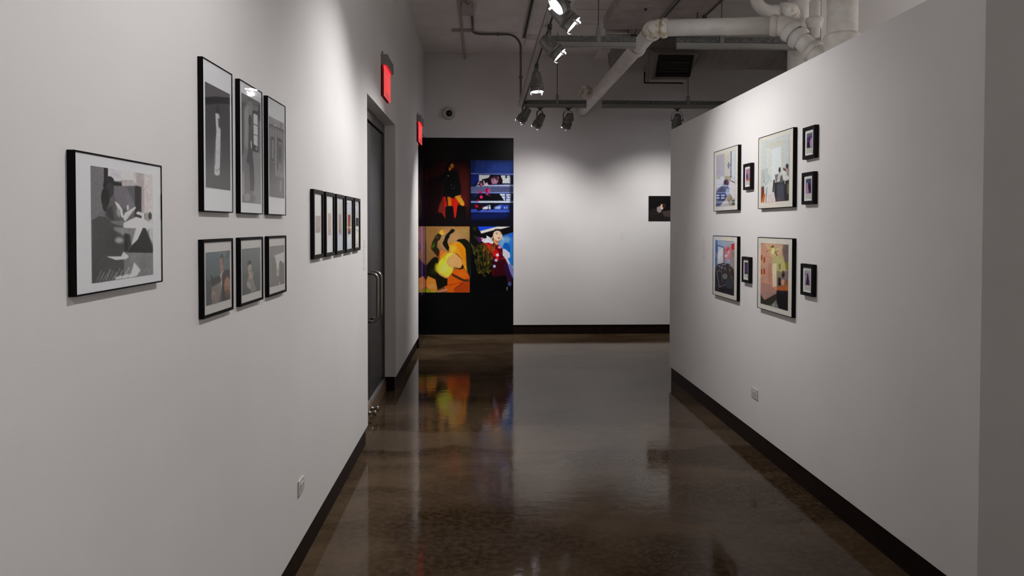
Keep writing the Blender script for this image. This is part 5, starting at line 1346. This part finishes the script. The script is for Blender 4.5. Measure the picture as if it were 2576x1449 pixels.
bm = BM(); slab(bm, 0, 1, 0, .13, .002, .02); slab(bm, 0, 1, .86, 1, .002, .02); slab(bm, 0, .075, .1, .9, .002, .02); slab(bm, .925, 1, .1, .9, .002, .02); slab(bm, .05, .95, .1, .9, .001, .004)
gr = obj('vent_grille', bm, M['grille'], t)
bm = BM()
for v in (.30, .43, .56, .69): slab(bm, .08, .92, v, v + .09, .008, .014)
o = obj('slats', bm, M['slat'], t)

# fan coil unit with its stub pipe and flexible lead
t = thing('fan_unit', (1.9, 9.25, 3.9), 'grey painted boxed fan unit with round flange, behind the elbow of the white pipe', 'ventilation unit')
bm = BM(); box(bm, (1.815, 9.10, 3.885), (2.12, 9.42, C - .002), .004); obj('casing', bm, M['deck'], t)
bm = BM(); lathe(bm, (1.815, 9.26, 3.985), (-1, 0, 0), [(.0, 0), (.092, 0), (.096, .01), (.096, .022), (.080, .03), (.05, .034), (0, .034)], 32); obj('flange', bm, M['conduit_w'], t, True)
bm = BM(); tube(bm, [(1.50, 9.26, 3.985), (1.79, 9.26, 3.985)], .021, 18); tube(bm, [(1.50, 9.26, 3.935), (1.79, 9.26, 3.935)], .012, 12); obj('inlet_pipe', bm, M['conduit_w'], t, True)
bm = BM(); tube(bm, [(1.80, 9.06, 3.87), (1.82, 9.05, 3.93), (1.86, 9.05, 3.99), (1.93, 9.05, 4.015), (2.0, 9.08, 3.99)], .009, 12); obj('flexible_lead', bm, M['track'], t, True)
bm = BM(); box(bm, (1.765, 9.03, 3.86), (1.84, 9.08, 3.885), .003); obj('terminal', bm, M['adapter'], t)

# sprinkler and pipe hanger on the lower ceiling
t = thing('sprinkler_head', (1.75, 8.07, 3.95), 'round ceiling escutcheon with a dark sprinkler nub at the top edge', 'sprinkler')
bm = BM(); lathe(bm, (1.75, 8.07, 3.95), (0, 0, -1), [(.085, 0), (.085, .004), (.06, .012), (.0, .014)], 32); obj('escutcheon', bm, M['deck'], t, True)
bm = BM(); lathe(bm, (1.752, 8.15, 3.94), (0, 0, -1), [(.018, 0), (.018, .008), (.010, .016), (.010, .022), (0, .022)], 16); obj('nub', bm, M['adapter'], t)
t = thing('pipe_hanger', (2.36, 8.3, 3.95), 'thin rod hanger with dark ring above the crossing white pipe', 'pipe hanger')
bm = BM(); tube(bm, [(2.36, 8.3, 3.95), (2.36, 8.3, 3.81)], .006, 10); obj('rod', bm, M['rod'], t)
bm = BM(); tube(bm, [(2.36 + .03 * math.cos(a), 8.3, 3.785 + .03 * math.sin(a)) for a in [i * math.pi / 8 for i in range(17)]], .006, 8); obj('ring', bm, M['adapter'], t)
t = thing('brown_pipe', (2.49, 6.8, 3.9), 'thin brown pipe along the right edge of the lower ceiling', 'pipe')
bm = BM(); tube(bm, [(2.475, 3, 3.935), (2.475, 9.0, 3.935)], .012, 12); obj('tube', bm, M['rust'], t, True)
bm = BM(); box(bm, (2.455, 7.6, 3.92), (2.498, 7.63, 3.951)); box(bm, (2.455, 8.4, 3.92), (2.498, 8.43, 3.951)); obj('clip', bm, M['adapter'], t)
